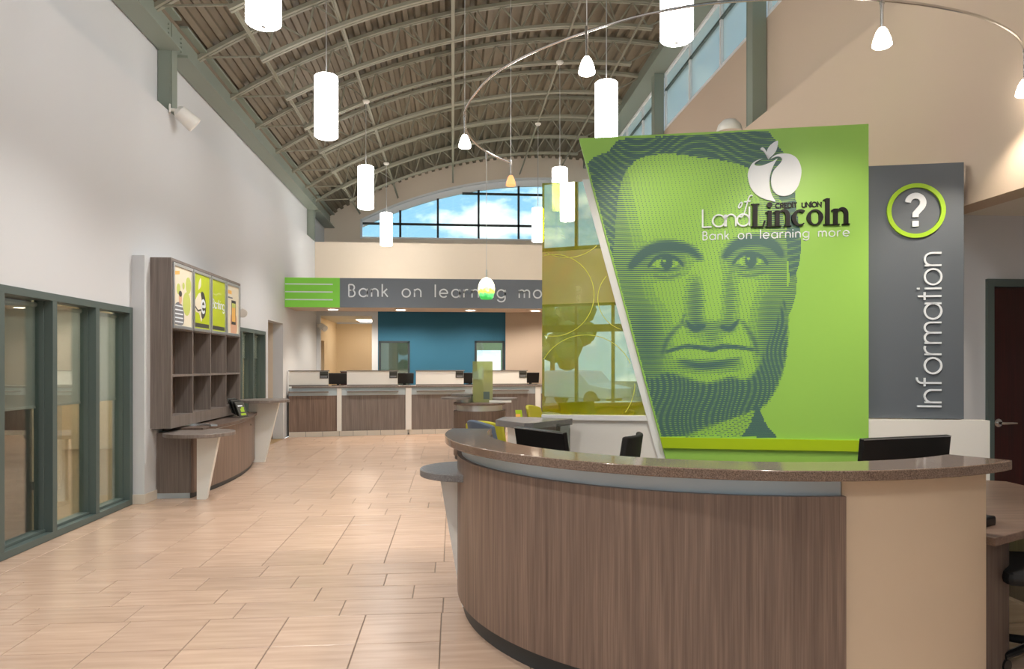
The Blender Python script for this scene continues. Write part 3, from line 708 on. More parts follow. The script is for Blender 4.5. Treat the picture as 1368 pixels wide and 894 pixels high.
for (x, y) in [(.1,6.0),(.6,7.36),(.84,4.42),(2.46,3.9),(3.79,4.43)]:
    MB().tube([(x,y,ZR),(x,y,zdeck(x)-.05)], .003, 6).build('hanger_cable','cable',tr_); MB().tube([(x,y,ZR-.02),(x,y,ZR+.03)], .014, 10).build('hanger_clamp','chrome',tr_, smooth=True)
def spot(x, y, label, aim, mat_='spot_shade', L_=.16, s=1.0, power=60):
    e_ = empty('track_spot_head', (x,y,ZR), label=label, cat='spotlight', group='spot heads on the curved track')
    MB().tube([(0,0,0),(0,0,-L_)], [.012,.008], 10).build('stem','chrome',e_, smooth=True)
    z0 = -L_
    MB().lathe([(.0,z0),(.016*s,z0),(.03*s,z0-.02*s),(.048*s,z0-.07*s),(.053*s,z0-.1*s),(.045*s,z0-.108*s),(0,z0-.108*s)],20).build('shade',mat_,e_, smooth=True)
    if power:
        ld = bpy.data.lights.new('spot_lamp','SPOT'); ld.energy = power; ld.spot_size = math.radians(75); ld.spot_blend = .8; ld.color = (1,.86,.7); ld.shadow_soft_size = .05
        lo = bpy.data.objects.new('lamp',ld); C.objects.link(lo); lo.parent = e_; lo.location = (0,0,z0-.13)
        v = Vector(aim)-Vector((x,y,ZR+z0-.13)); lo.rotation_euler = v.to_track_quat('-Z','Y').to_euler()
spot(.84,4.42,'lit white spot head left of the top right cylinder pendant',(1.9,5.5,2.2))
spot(.1,6.0,'lit white spot head at the left bend of the track',(-.8,7.5,0))
spot(2.46,3.9,'lit white spot head in front of the tan wall',(2.8,5.2,2.2))
spot(3.79,4.43,'lit white spot head cut by the right edge',(3.6,5.1,1.8),L_=.2)
spot(.6,7.36,'small orange spot head at the far end of the track',(.6,7.5,0),'orange_shade',.13,1.0,0)
e_ = empty('art_glass_pendant', (.33,7.0,ZR), label='egg-shaped blown glass pendant, yellow above and green below, before the teller sign', cat='pendant light')
MB().tube([(0,0,0),(0,0,-.07)],.012,10).build('connector','chrome',e_, smooth=True)
MB().tube([(0,0,-.05),(0,0,-1.22)],.003,6).build('cord','cable',e_)
MB().tube([(0,0,-1.16),(0,0,-1.24)],.008,10).build('collar','aluminium',e_, smooth=True)
sh = MB().lathe([(0,.215),(.012,.214),(.038,.203),(.062,.178),(.079,.14),(.084,.10),(.079,.06),(.066,.02),(.056,0),(.05,.004),(0,.02)],24).build('shade','art_glass',e_, smooth=True); sh.location = (0,0,-1.45)
# recessed downlights in the sign canopy
for x_, q in ((-2.55,'leftmost, below the green sign end'),(-1.12,'second from the left'),(.38,'below the word learning'),(1.8,'rightmost, beside the yellow glass panel')):
    e_ = empty('recessed_downlight', (x_,15.45,2.70), label='lit recessed downlight under the teller sign, '+q, cat='downlight', group='downlights under the teller sign')
    mb = MB(); mb.lathe([(.0,0),(.13,0),(.13,-.012),(.1,-.014),(0,-.014)],24); mb.build('trim_ring','frame_white',e_, smooth=True)
    MB().lathe([(0,-.014),(.1,-.014),(.09,-.018),(0,-.018)],24).build('lens','downlight',e_)
    ld = bpy.data.lights.new('downlight_lamp','SPOT'); ld.energy = 90; ld.spot_size = math.radians(110); ld.spot_blend = .9; ld.color = (1,.84,.66); ld.shadow_soft_size = .08
    lo = bpy.data.objects.new('lamp',ld); C.objects.link(lo); lo.parent = e_; lo.location = (0,0,-.05)
for x_, q in ((-2.1,'above the white wall end'),(-1.0,'left of centre'),(.5,'right of centre'),(2.2,'farthest right')):  # lamps added out of sight above the canopy soffit, to brighten the back wall
    e_ = empty('recessed_downlight', (x_,17.25,2.95), label='unseen added downlight behind the teller sign, brightening the blue wall, '+q, cat='downlight', group='added unseen downlights behind the teller sign')
    MB().lathe([(.0,0),(.13,0),(.13,-.012),(.1,-.014),(0,-.014)],24).build('trim_ring','frame_white',e_, smooth=True)
    MB().lathe([(0,-.014),(.1,-.014),(.09,-.018),(0,-.018)],24).build('lens','downlight',e_)
    ld = bpy.data.lights.new('downlight_lamp','SPOT'); ld.energy = 100; ld.spot_size = math.radians(150); ld.spot_blend = .6; ld.color = (1,.9,.78); ld.shadow_soft_size = .08
    lo = bpy.data.objects.new('lamp',ld); C.objects.link(lo); lo.parent = e_; lo.location = (0,0,-.05)
# wall floodlight and cameras
def flood(name, loc, rz, tilt, s, label, cat):
    e_ = empty(name, loc, rz, label, cat)
    MB().box(0,.02,-.05*s,.05*s,-.05*s,.05*s).build('back_plate','plastic_white',e_, bevel=.003)
    MB().tube([(.02,0,0),(.1*s,0,0)],.02*s,10).build('arm','plastic_white',e_, smooth=True)
    a = math.radians(tilt); d = Vector((math.cos(a),0,-math.sin(a))); p = Vector((.1*s,0,0))
    MB().tube([p-d*.02*s,p+d*.02*s,p+d*.22*s,p+d*.235*s],[.05*s,.085*s,.095*s,.088*s],20).build('housing','plastic_white',e_, smooth=True)
    return e_
flood('wall_floodlight', (-3.45,8.98,4.62), math.radians(25), 38, 1.05, 'white cylindrical floodlight on the wall ledge beside the steel column', 'floodlight')
flood('security_camera', (-3.45,11.85,2.37), math.radians(-60), 15, .75, 'white security camera on the wall above the slim far shopfront', 'camera')
flood('security_camera', (-3.40,18.38,2.5), math.radians(-40), 25, .85, 'white security camera at the corner of the back room opening', 'camera')
MB().lathe([(.17,0),(.17,.03),(.15,.1),(.09,.16),(0,.18)],24,(3.75,9.4,4.67)).build('uplight_dome','plastic_white',smooth=True)
tag(bpy.data.objects['uplight_dome'],'white dome uplight on the ledge peeking over the portrait wall','uplight')
# ================================================================ PORTRAIT WALL, GLASS PANEL, INFORMATION SIGN
PA = (1.037, 5.784); PR = math.atan2(-.23934657,.9709342)
def pan(px, py):
    """photo reading -> (u along the wall, height)"""
    k = (px-684)/950; dx, dy = k*math.cos(TH)+math.sin(TH), -k*math.sin(TH)+math.cos(TH)
    ex, ey = math.cos(PR), math.sin(PR); det = dx*(-ey)-dy*(-ex)
    t = (PA[0]*(-ey)-PA[1]*(-ex))/det; u = (dx*PA[1]-dy*PA[0])/det
    return u, 1.5-(py-488)*t/950
pw = empty('portrait_wall', (PA[0],PA[1],0), PR, 'tall green feature wall with engraved bearded portrait and slanted left edge', 'feature wall')
sl = lambda z: (3.347-z)*.687/2.572      # slanted left edge
TH_W = .12
MB().prism([(sl(.925),.925),(2.212,.925),(2.212,3.347),(0,3.347)], -.06, TH_W, 'y').build('green_panel','green',pw)
MB().prism([(sl(.84),.84),(2.215,.84),(2.215,.925),(sl(.925),.925)], -.085, TH_W, 'y').build('ledge_band','green_band',pw, label='yellow-green ledge strip')
MB().prism([(sl(0),0),(2.212,0),(2.212,.84),(sl(.84),.84)], -.06, TH_W, 'y').build('base_panel','green',pw)
# engraved print: tone map of a generic bearded face, drawn as swelling lines
x0p, y0p, Wp, Hp = 768, 165, 400, 430
SS = 2
yy, xx = np.mgrid[0:Hp*SS,0:Wp*SS]; xx = xx/SS+x0p; yy = yy/SS+y0p
def inside(poly):
    m_ = np.zeros(xx.shape,bool); k = len(poly)
    for i in range(k):
        x1,y1 = poly[i]; x2,y2 = poly[(i+1)%k]
        if y1 == y2: continue
        m_ ^= ((yy >= min(y1,y2)) & (yy < max(y1,y2)) & (xx < (x2-x1)*(yy-y1)/(y2-y1)+x1))
    return m_.astype(float)
def spline(p, n=8): 
    q = smooth_path(list(p)+[p[0]], n); return q[:-1]
def blur(a, s):
    if s <= 0: return a
    s *= SS
    fy = np.fft.fftfreq(a.shape[0])[:,None]; fx = np.fft.fftfreq(a.shape[1])[None,:]
    return np.real(np.fft.ifft2(np.fft.fft2(a)*np.exp(-2*(math.pi*s)**2*(fx**2+fy**2))))
def ell(cx, cy, rx, ry, s=3): return blur((((xx-cx)/rx)**2+((yy-cy)/ry)**2 < 1).astype(float), s)
def strk(pts, w, s=1.2):
    m_ = np.zeros(xx.shape); pts = smooth_path(pts,6)
    for i in range(len(pts)-1):
        (ax,ay),(bx_,by) = pts[i],pts[i+1]; dx,dy = bx_-ax,by-ay; t = np.clip(((xx-ax)*dx+(yy-ay)*dy)/(dx*dx+dy*dy+1e-9),0,1)
        wv = w*(.45+.55*math.sin(math.pi*(i+.5)/(len(pts)-1)))
        m_ = np.maximum(m_, ((xx-ax-t*dx)**2+(yy-ay-t*dy)**2 < (wv/2)**2).astype(float))
    return blur(m_, s)
face = inside(spline([(812,262),(838,215),(900,200),(970,210),(1025,240),(1046,300),(1050,360),(1046,420),(1034,480),(1010,530),(950,572),(893,590),(872,560),(850,490),(828,410),(812,330)]))
T_ = face*.17
# modelling of the cheeks, temples and sockets
T_ += face*(.26*blur(((xx < 842+.22*(yy-300))).astype(float),9)+.22*blur((xx > 1022).astype(float),9))
T_ += face*(.30*ell(884,350,34,19,7)+.34*ell(1000,346,34,19,7)+.26*ell(868,450,20,42,10)+.26*ell(1022,440,14,48,8))
T_ -= face*(.12*ell(915,262,42,34,14)+.1*ell(950,400,10,42,6))
T_ += face*(.42*ell(928,410,9,38,5)+.3*ell(973,402,7,42,5)+.32*ell(950,436,28,7,4)+.3*ell(945,488,44,7,4)+.2*ell(950,452,12,9,4))
for a in ([(842,358),(862,338),(888,330),(918,334),(934,346)],[(966,344),(982,328),(1008,322),(1030,328),(1042,342)]): T_ += .75*strk(a,13,2.2)
for cx, cy in ((889,353),(1000,350)):
    T_ *= 1-.75*ell(cx,cy,19,7.5,1.5)
    T_ += .8*strk([(cx-23,cy+4),(cx-12,cy-7),(cx+2,cy-9.5),(cx+15,cy-5),(cx+23,cy+3)],4.5,.8)+.5*strk([(cx-17,cy+6),(cx,cy+9),(cx+18,cy+4)],2.4,.8)
    T_ += .85*ell(cx+1,cy-.5,8,8,.8)-.9*ell(cx-2,cy-3,2.3,2.3,.6)+.35*strk([(cx-16,cy+17),(cx+2,cy+20),(cx+20,cy+14)],3,1.2)
T_ += .75*strk([(916,430),(926,440),(940,436)],5,1)+.75*strk([(962,437),(974,440),(985,428)],5,1)+.4*strk([(914,420),(911,431),(918,438)],3,1)
T_ += .5*strk([(910,432),(892,452),(884,474)],4.5,1.6)+.5*strk([(990,430),(1004,452),(1010,472)],4.5,1.6)
T_ += .9*strk([(890,470),(915,463),(938,465),(950,467),(964,463),(985,464),(1004,467)],5,.9)+.45*strk([(908,482),(940,489),(985,480)],7,2)-.1*ell(945,475,34,5,2)
for yq in (): T_ += .14*strk([(850,yq+6),(910,yq),(960,yq+3),(1015,yq-1)],3.5,1.5)
# hair, beard, ear, collar
rng = np.random.RandomState(3)
hair = inside(spline([(778,300),(776,240),(792,214),(812,205),(826,190),(852,182),(890,176),(940,174),(985,172),(1020,176),(1040,200),(1056,230),(1062,280),(1068,330),(1062,366),(1052,372),(1049,330),(1044,280),(1024,244),(985,222),(940,214),(890,208),(852,216),(832,240),(824,280),(820,330),(813,380),(800,340)],6))
fl = np.sin((yy*.75+14*np.sin(xx*.035))*.9+3*np.sin(xx*.05))
T_ = T_*(1-hair)+hair*np.clip(.74+.30*fl+1.2*(blur(rng.rand(*xx.shape),4)-.5)*9*.5,.3,1)
beard = blur(inside(spline([(862,500),(872,506),(890,498),(915,505),(945,512),(975,504),(995,508),(1012,490),(1022,462),(1036,430),(1046,400),(1050,450),(1042,500),(1020,540),(985,556),(940,570),(900,588),(878,588),(868,548)],6)),2)
fb = np.sin(xx*.95+5*np.sin(yy*.07)+2*np.sin(xx*.11))
T_ = T_*(1-beard)+beard*np.clip(.74+.34*fb*blur(rng.rand(*xx.shape),2)*1.6,.25,1)
ear = inside(spline([(1052,372),(1062,368),(1060,400),(1048,428),(1044,420)])); T_ = np.maximum(T_, ear*.42)
neck = inside([(900,590),(960,566),(1012,545),(1006,560),(985,590)]); T_ = T_*(1-neck)+neck*(.12+.2*(np.sin((xx+yy*1.6)*.8) > .3))
coat = inside([(982,590),(1000,566),(1010,540),(1022,566),(1042,590)]); T_ = np.maximum(T_, coat*.82)
edge = 774+(yy-188)*(114/420.)+1.5
T_ = np.clip(T_,0,1)*(xx > edge)*(yy < 583)*(yy > 191-(xx-774)*19/383.)
mb = MB(); vs = []; fs = []; pit = 2.6
yl = 168.0
while yl < 588:
    row = []
    for xq in np.arange(770,1072,1.25):
        yq = yl+7*math.sin((xq-800)/62)+.00045*(xq-925)**2
        ix, iy = int((xq-x0p)*SS), int((yq-y0p)*SS)
        tv = T_[iy,ix] if 0 <= iy < Hp*SS and 0 <= ix < Wp*SS else 0
        if tv < .34 and int((xq+yl*1.7)/2.5) % 2: tv *= .25    # light tones break into dashes
        if not(tv > .05): tv = 0
        row.append((xq,yq,tv))
    for (xa,ya,ta),(xb,yb,tb) in zip(row[:-1],row[1:]):
        if ta > 0 and tb > 0:
            b0 = len(vs); ha, hb = pit*(.08+.5*ta), pit*(.08+.5*tb)
            for q in ((xa,ya-ha),(xb,yb-hb),(xb,yb+hb),(xa,ya+ha)):
                u, z_ = pan(*q); vs.append((u,-.0612,z_))
            fs.append((b0,b0+3,b0+2,b0+1))
    yl += pit
mb.add(vs,fs)
me = bpy.data.meshes.new('portrait_print'); me.from_pydata(vs,[],fs); me.materials.append(M['ink'])
o = bpy.data.objects.new('portrait_print',me); C.objects.link(o); o.parent = pw; o['label'] = 'dark green line-engraved portrait of a bearded man'
# logo: apple, leaf, words
def cr(x, y): return pan(900+x/5.262, 180+y/5.262)
def pxpoly(pts, m_, name, y0=-.075, y1=-.0605, sm=5):
    q = [cr(*p) for p in (spline(pts,sm) if sm else pts)]
    MB().prism(q, y0, y1, 'y').build(name, m_, pw)
pxpoly([(612,186),(570,200),(535,228),(512,285),(516,340),(535,395),(575,440),(625,466),(668,478),(702,486),(680,445),(665,400),(660,345),(668,290),(684,245),(700,212),(716,186),(680,207),(640,224),(600,236),(566,235),(556,226),(566,210),(588,198)],'white_print','apple_left_half',sm=4)
pxpoly([(668,188),(690,168),(725,155),(770,151),(815,160),(850,185),(873,225),(882,270),(876,325),(858,380),(828,420),(790,442),(750,446),(712,434),(684,402),(673,360),(675,310),(690,270),(715,240),(738,215),(747,195),(743,180),(725,172),(700,175)],'white_print','apple_right_half',sm=4)
pxpoly([(652,188),(642,160),(648,120),(672,88),(716,62),(717,95),(705,135),(680,165)],'white_print','apple_leaf',sm=4)
pxpoly([(655,192),(640,165),(622,138),(598,120),(612,108),(630,122),(645,150),(660,180)],'white_print','apple_stem',sm=3)
def word(text, p0, p1, xh_px, m_, wd=.12, y0=-.075):
    (u0,z0),(u1,z1) = pan(*p0), pan(*p1); k = (pan(p0[0]+10,p0[1])[0]-u0)/10
    write(text, pw, m_, xh_px*k, u1-u0, u0, (z0+z1)/2, y0, -.0605, w=wd)
word('Land',(937.5,306),(999,304),16,'white_print',.12,-.078)
word('Bank on learning more',(938,322),(1131,318),7.4,'white_print',.17,-.068)
word('CREDIT UNION',(1034,280.3),(1094,279),5.4,'black_print',.3,-.068)
kpx = (pan(1000,300)[0]-pan(990,300)[0])/10
u_, z_ = pan(987,277)   # 'of' in a slanted hand
for st in ([(.0+.62*math.cos(t)*.5+.25*math.sin(t), .62*math.sin(t)) for t in np.linspace(0,2*math.pi,21)],
           [(2.65,1.95),(2.4,2.2),(2.05,2.0),(1.75,1.3),(1.45,.2),(1.1,-1.1),(.75,-2.2),(.3,-2.75),(-.2,-2.6)], [(.85,.7),(2.2,.9)]):
    mb = MB(); ribbon(mb,[(float(a),float(b)) for a,b in st],.24,-.08,-.0605,kpx*6.0,u_,z_); mb.build('letter','white_print',pw)
SER = {
 'L': (.98,[([(.28,0),(.28,1.42)],.3),([(0,1.39),(.56,1.39)],.07),([(0,.035),(.86,.035)],.075),([(.8,.02),(.93,.38)],.1)]),
 'i': (.52,[([(.26,0),(.26,.97)],.28),([(0,.03),(.52,.03)],.07),([(0,.86),(.26,.94)],.09),(arc(.26,1.32,.09,.09,0,360,12),.18)]),
 'n': (1.22,[([(.26,0),(.26,.97)],.28),([(0,.03),(.52,.03)],.07),([(0,.86),(.26,.94)],.09),([(.3,.72)]+arc(.64,.63,.3,.33,140,0,10)+[(.94,0)],[.1,.1,.12,.14,.17,.2,.23,.25,.27,.28,.28,.28,.28]),([(.7,.03),(1.18,.03)],.07)]),
 'c': (.98,[(arc(.52,.49,.4,.44,48,312,16),[.22,.2,.17,.15,.17,.2,.24,.27,.28,.27,.25,.22,.18,.14,.11,.09,.07])]),
 'o': (1.08,[(arc(.52,.49,.4,.44,0,360,24),[.28-.19*abs(math.sin(2*math.pi*i/24))**1.4 for i in range(24)])]),
 'l': (.52,[([(.26,0),(.26,1.6)],.28),([(0,.03),(.52,.03)],.07),([(0,1.5),(.26,1.58)],.09)]),
}
(u0,z0),(u1,z1) = pan(1001,306), pan(1132,303); xs_ = kpx*22.5; nat = sum(SER[ch][0] for ch in 'Lincoln'); xs2 = (u1-u0)/nat
x = u0
for ch in 'Lincoln':
    mb = MB()
    for st, w_ in SER[ch][1]: ribbon(mb, [(p[0],p[1]*xs_/xs2) for p in st], w_, -.085, -.0605, xs2, x, (z0+z1)/2)
    mb.build('letter','black_print',pw); x += SER[ch][0]*xs2
# glass panel with its white frame
gp = empty('glass_panel', (PA[0],PA[1],0), PR, 'tall yellow-green tinted glass panel left of the portrait wall', 'glass panel')
e0 = lambda z: sl(z)-.062
MB().prism([(-.31,1.09),(e0(1.09)-.0,1.09),(e0(3.015),3.015),(-.31,3.015)], .02, .032, 'y').build('pane','yellow_film',gp)
MB().prism([(e0(0),0),(sl(0)-.003,0),(sl(3.02)-.003,3.02),(e0(3.02),3.02)], -.03, .1, 'y').build('slanted_post','frame_white',gp)
MB().prism([(-.31,1.05),(e0(1.05)-.002,1.05),(e0(1.09)-.002,1.09),(-.31,1.09)], -.03, .1, 'y').build('bottom_rail','frame_white',gp)
for cx, cz, r_, w_ in ((-.1,2.75,.36,.005),(-.22,2.08,.34,.006),(.42,2.05,.27,.005),(.05,1.35,.4,.005)):
    mb = MB(); pts = []
    for i in range(61):
        t = 2*math.pi*i/60; px_, pz = cx+r_*math.cos(t), cz+r_*math.sin(t)
        ok = -.3 < px_ < e0(pz)-.01 and 1.1 < pz < 3.0
        if ok: pts.append((px_,pz))
        if (not ok or i == 60) and len(pts) > 2: ribbon(mb, pts if math.hypot(pts[0][0]-pts[-1][0],pts[0][1]-pts[-1][1]) > 1e-6 else pts[:-1], w_, .016, .0195)
        if not ok: pts = []
    if mb.v: mb.build('etched_ring','ring_film',gp)
wl = MB().prism([(-.31,0),(e0(0),0),(e0(1.05),1.05),(-.31,1.05)], .0, .09, 'y').build('wall_low','white_lam'); wl.location = (PA[0],PA[1],0); wl.rotation_euler = (0,0,PR); struct(wl)
# information sign
sg = empty('information_sign', (PA[0],PA[1],1.091), PR, 'tall grey sign reading Information upwards below a green-ringed question mark', 'sign')
bx('sign_panel', 2.215, 2.909, .0, .05, 0, 1.949, 'grey_panel', sg, .003)
uq, zq = 2.567, 2.681-1.091
MB().sector(uq, zq, .178, .208, 0, 360, 0, .02, 48)
mb = MB(); ribbon(mb, arc(uq,zq,.193,.193,0,360,48), .031, -.018, -.001); mb.build('green_ring','ring_lime',sg)
mb = MB(); ribbon(mb, [(a*.13+uq-.068, b*.13+zq-.02) for a, b in arc(.5,.62,.42,.42,175,-40,18)+[(.62,.12),(.5,-.02),(.5,-.22)]], .044, -.012, -.001); mb.build('question_mark','white_print',sg)
bx('question_dot', uq-.027, uq+.019, -.012, -.001, zq-.12, zq-.078, 'white_print', sg)
ub = pan(1257,440)[0]; zb = pan(1257,543)[1]-1.091; zt = pan(1257,338)[1]-1.091
write('Information', sg, 'white_print', .118, zt-zb, ub, zb, -.012, -.001, w=.115, rot=True)
hw = MB().box(2.216,3.065,-.05,.07,0,1.085).build('wall_low_right','white_lam'); hw.location = (PA[0],PA[1],0); hw.rotation_euler = (0,0,PR); struct(hw)
bk = MB().box(2.213,2.9,.055,.12,1.09,2.9).build('wall_sign_backing','wall_tan'); bk.location = (PA[0],PA[1],0); bk.rotation_euler = (0,0,PR); struct(bk)
# ================================================================ TELLER SIGN
ts = empty('teller_sign', (XL,15.02,2.70), 0, 'long grey sign band with white lettering and a lime end over the tellers', 'sign')
bx('lime_panel', .0, 1.115, -.035, -.001, 0, .61, 'lime_sign', ts); bx('grey_panel', 1.115, 7.3, -.035, -.001, 0, .61, 'grey_sign', ts)
for z_ in (.155,.315,.475): bx('white_line', .01, .97, -.042, -.036, z_-.012, z_+.012, 'white_print', ts)
write('Bank on learning more', ts, 'white_print', .165, 4.02, 1.30, .225, -.05, -.036, w=.17, upto=19)
# ================================================================ RECEPTION DESK
RC = (1.64, 4.46)
rd = empty('reception_desk', (RC[0],RC[1],0), 0, 'large curved reception desk with wood front, cream right end and quartz top', 'desk')
MB().sector(0,0,1.56,1.612,160,270,.1,.95,72).build('wood_front','wood',rd, smooth=True)
MB().sector(0,0,1.54,1.585,160,269.7,.95,1.025,72).build('metal_reveal','brushed',rd, smooth=True, label='pale brushed metal band under the top')
MB().sector(0,0,1.45,1.54,160,269.9,.0,1.02,48).build('core','wood_dark',rd, smooth=True)
MB().sector(0,0,1.54,1.575,160,270,0,.1,72).build('toe_kick','toe_kick',rd, smooth=True)
MB().sector(0,0,1.44,1.575,270.05,302.5,0,1.024,32).build('cream_end','cream_lam',rd, smooth=True, label='smooth cream laminate end')
MB().sector(0,0,1.42,1.69,166,301.5,1.026,1.07,96).build('countertop','quartz',rd, smooth=True, bevel=.004, label='speckled brown quartz countertop')
def wedge_ledge(name, c, R, z, wx, m_top, label, thick=.042, top_w=.26, bot_w=.06, wall_dir=(1,0), leg_h=None, hub=None):
    """round ledge on one tapering panel leg; wall_dir points to the cabinet it grows from"""
    e_ = empty(name, (c[0],c[1],0), math.atan2(wall_dir[1],wall_dir[0]), label, 'ledge')
    MB().lathe([(0,z-thick),(R-.004,z-thick),(R,z-thick+.004),(R,z-.004),(R-.004,z),(0,z)],48).build('ledge_top',m_top,e_, smooth=True)
    MB().prism([(wx-bot_w,0),(wx,0),(wx,z-thick),(wx-top_w,z-thick)], -.035, .035, 'y').build('wedge_leg','white_lam',e_, label='tapering pale laminate leg')
    return e_
wedge_ledge('side_ledge', (.11,4.45), .315, .86, .02, 'quartz_grey', 'round grey side ledge on a tapering leg at the left of the reception desk', top_w=.21, bot_w=.07, wall_dir=(1,-.1))
# inner work surface and things on it
MB().sector(0,0,.8,1.449,170,268,.70,.74,48).build('inner_worktop','desk_lam',rd,smooth=True)
sd = empty('side_desk', (0,0,0), 0, 'brown laminate side desk to the right of the cream desk end', 'desk')
MB().prism([(2.50,3.09),(2.75,3.22),(3.75,3.75),(3.80,4.6),(3.3,4.85),(2.15,3.75),(2.10,3.30),(2.37,3.29),(2.45,3.28)],.66,.70).build('desktop','desk_lam',sd, bevel=.004)
MB().sector(2.52,3.55,.30,.33,200,340,.0,.66,24).build('curved_pedestal','wood_dark',sd, smooth=True)
bx('leg_panel',3.6,3.64,3.9,4.5,0,.66,'wood_dark',sd)
def monitor(loc, rz, w, h, tilt, zc, zbase, label, group=None):
    e_ = empty('computer_monitor', (loc[0],loc[1],zbase), rz, label, 'monitor', group)
    a = math.radians(tilt); zc -= zbase
    def tf(mb): mb.v = [(x, y*math.cos(a)+z*math.sin(a), zc-y*math.sin(a)+z*math.cos(a)) for x, y, z in mb.v]; return mb
    tf(MB().box(-w/2,w/2,-.012,.02,-h/2,h/2)).build('casing','plastic_black',e_, bevel=.005)
    tf(MB().box(-w/2+.012,w/2-.012,.0201,.022,-h/2+.015,h/2-.012)).build('screen','screen_black',e_)
    tf(MB().box(-w/2,w/2,-.0135,-.0125,h/2-.006,h/2-.0005)).build('edge_strip','aluminium' ,e_)
    MB().box(-.03,.03,-.05,-.02,.015,zc).build('neck','plastic_black',e_)
    MB().prism([(-.12,-.12),(.12,-.12),(.14,0),(.12,.1),(-.12,.1),(-.14,0)],0,.015).build('stand','plastic_black',e_)
monitor((2.40,3.61), math.radians(14.4), .61, .36, -6, .94, .70, 'large black monitor standing behind the right end of the reception counter')
monitor((.54,4.27), math.radians(-60), .49, .32, -10, .955, .74, 'black monitor angled behind the left end of the reception counter')
kb = bx('desk_phone', -.06,.06,-.09,.09,0,.045,'plastic_black',None,.01); kb.location = (2.62,3.40,.70); kb.rotation_euler = (0,0,.5); tag(kb,'small black desk phone on the side desk','phone')
bx('keypad', -.04,.04,-.05,.06,.0455,.049,'grey_cap',kb)
def task_chair(loc, rz, zback, label, zs_=.47, mesh_seat=True):
    e_ = empty('task_chair', (loc[0],loc[1],0), rz, label, 'chair')
    MB().box(-.24,.24,-.24,.24,zs_-.035,zs_+.035).build('seat','black_fabric',e_, bevel=.03)
    mb = MB(); n_ = 10; vs = []
    for i in range(n_+1):
        t = -1+2*i/n_; vs += [(t*.21,.24-.05*t*t,zs_+.2),(t*.21,.275-.05*t*t,zs_+.2),(t*.19,.33-.05*t*t,zback),(t*.19,.295-.05*t*t,zback)]
    fs = [(0,1,2,3),(4*n_+3,4*n_+2,4*n_+1,4*n_)]
    for i in range(n_):
        for j in range(4): fs.append((4*i+j,4*i+4+j,4*i+4+(j+1)%4,4*i+(j+1)%4))
    mb.add(vs,fs); mb.build('backrest','black_fabric',e_, smooth=True, bevel=.012)
    MB().tube([(0,.2,zs_-.03),(0,.29,zs_),(0,.3,zs_+.3)],.018,8).build('back_arm','plastic_black',e_, smooth=True)
    MB().tube([(0,0,.08),(0,0,zs_-.03)],.025,12).build('column','plastic_black',e_, smooth=True)
    for k_ in range(5):
        t = 2*math.pi*k_/5+.3; lg = MB().tube([(0,0,.1),(.27*math.cos(t),.27*math.sin(t),.07)],[.025,.016],8).build('leg','plastic_black',e_, smooth=True)
        MB().tube([(.27*math.cos(t)-.02*math.sin(t),.27*math.sin(t)+.02*math.cos(t),.03),(.27*math.cos(t)+.02*math.sin(t),.27*math.sin(t)-.02*math.cos(t),.03)],.03,12).build('castor','plastic_black',lg, smooth=True)
    return e_
task_chair((.92,4.64), math.radians(-118), 1.055, 'black task chair behind the reception counter below the glass panel')
task_chair((2.95,3.36), math.radians(-107), .92, 'black task chair pushed under the side desk at the right edge')
# return counter beside the glass panel
rc = empty('return_counter', (0,0,0), 0, 'small grey-topped standing counter in front of the yellow glass panel', 'counter')
MB().prism([(.335,5.60),(.53,5.25),(.60,5.27),(.96,5.66),(.71,5.84),(.42,5.92)],1.02,1.07).build('counter_top','quartz_grey',rc, bevel=.004)
MB().prism([(.43,5.58),(.55,5.36),(.60,5.40),(.48,5.62)],0,1.02).build('white_support','white_lam',rc)
MB().prism([(.62,5.42),(.64,5.40),(.86,5.66),(.84,5.68)],0,1.02).build('wood_support','wood_grey',rc)
ah = empty('acrylic_holder', (.80,5.12,.74), math.radians(-5), 'clear acrylic leaflet holder beside the left monitor', 'leaflet holder')
for a in ((-.05,.05,-.004,0,0,.33),(-.05,.05,.05,.054,0,.33),(-.05,-.047,0,.05,0,.30),(.047,.05,0,.05,0,.30),(-.05,.05,-.004,.054,0,.004)): bx('wall_sheet',*a,'acrylic',ah)
mb = MB().box(-.17,.17,-.22,.22,0,.70).build('base_cabinet','wood_grey'); mb.location = (.80,5.22,0); tag(mb,'low cabinet behind the reception counter carrying the leaflet holder','cabinet')
bx('cabinet_top',-.18,.18,-.23,.23,.70,.74,'desk_lam',mb)

# ================================================================ BROCHURE CABINET (left wall)
bc = empty('brochure_cabinet', (-3.32,8.13,0), 0, 'tall grey-brown wood brochure cabinet with poster row and eight cubbies', 'cabinet')
Lc, Dc, z0, z1 = 2.57, .222, .80, 2.69
bx('side_panel',0,Dc,0,.04,z0,z1,'wood_grey',bc); bx('side_panel',0,Dc,Lc-.035,Lc,z0,z1,'wood_grey',bc)
bx('top_panel',0,Dc,.04,Lc-.035,z1-.03,z1,'wood_grey',bc); bx('back_panel',0,.018,.04,Lc-.035,z0,z1-.03,'wood_dark',bc)
bx('poster_backer',.02,Dc-.012,.04,Lc-.035,1.90,z1-.03,'wood_grey',bc)
bx('bottom_rail',.018,Dc,.04,Lc-.035,z0,.93,'wood_grey',bc)
bx('shelf',.018,Dc,.04,Lc-.035,1.37,1.395,'wood_grey',bc)
bw = (Lc-.075)/4
for k_ in range(1,4):
    yk = .04+bw*k_; bx('divider',.018,Dc,yk-.011,yk+.011,.93,1.37,'wood_grey',bc); bx('divider',.018,Dc,yk-.011,yk+.011,1.395,1.90,'wood_grey',bc)
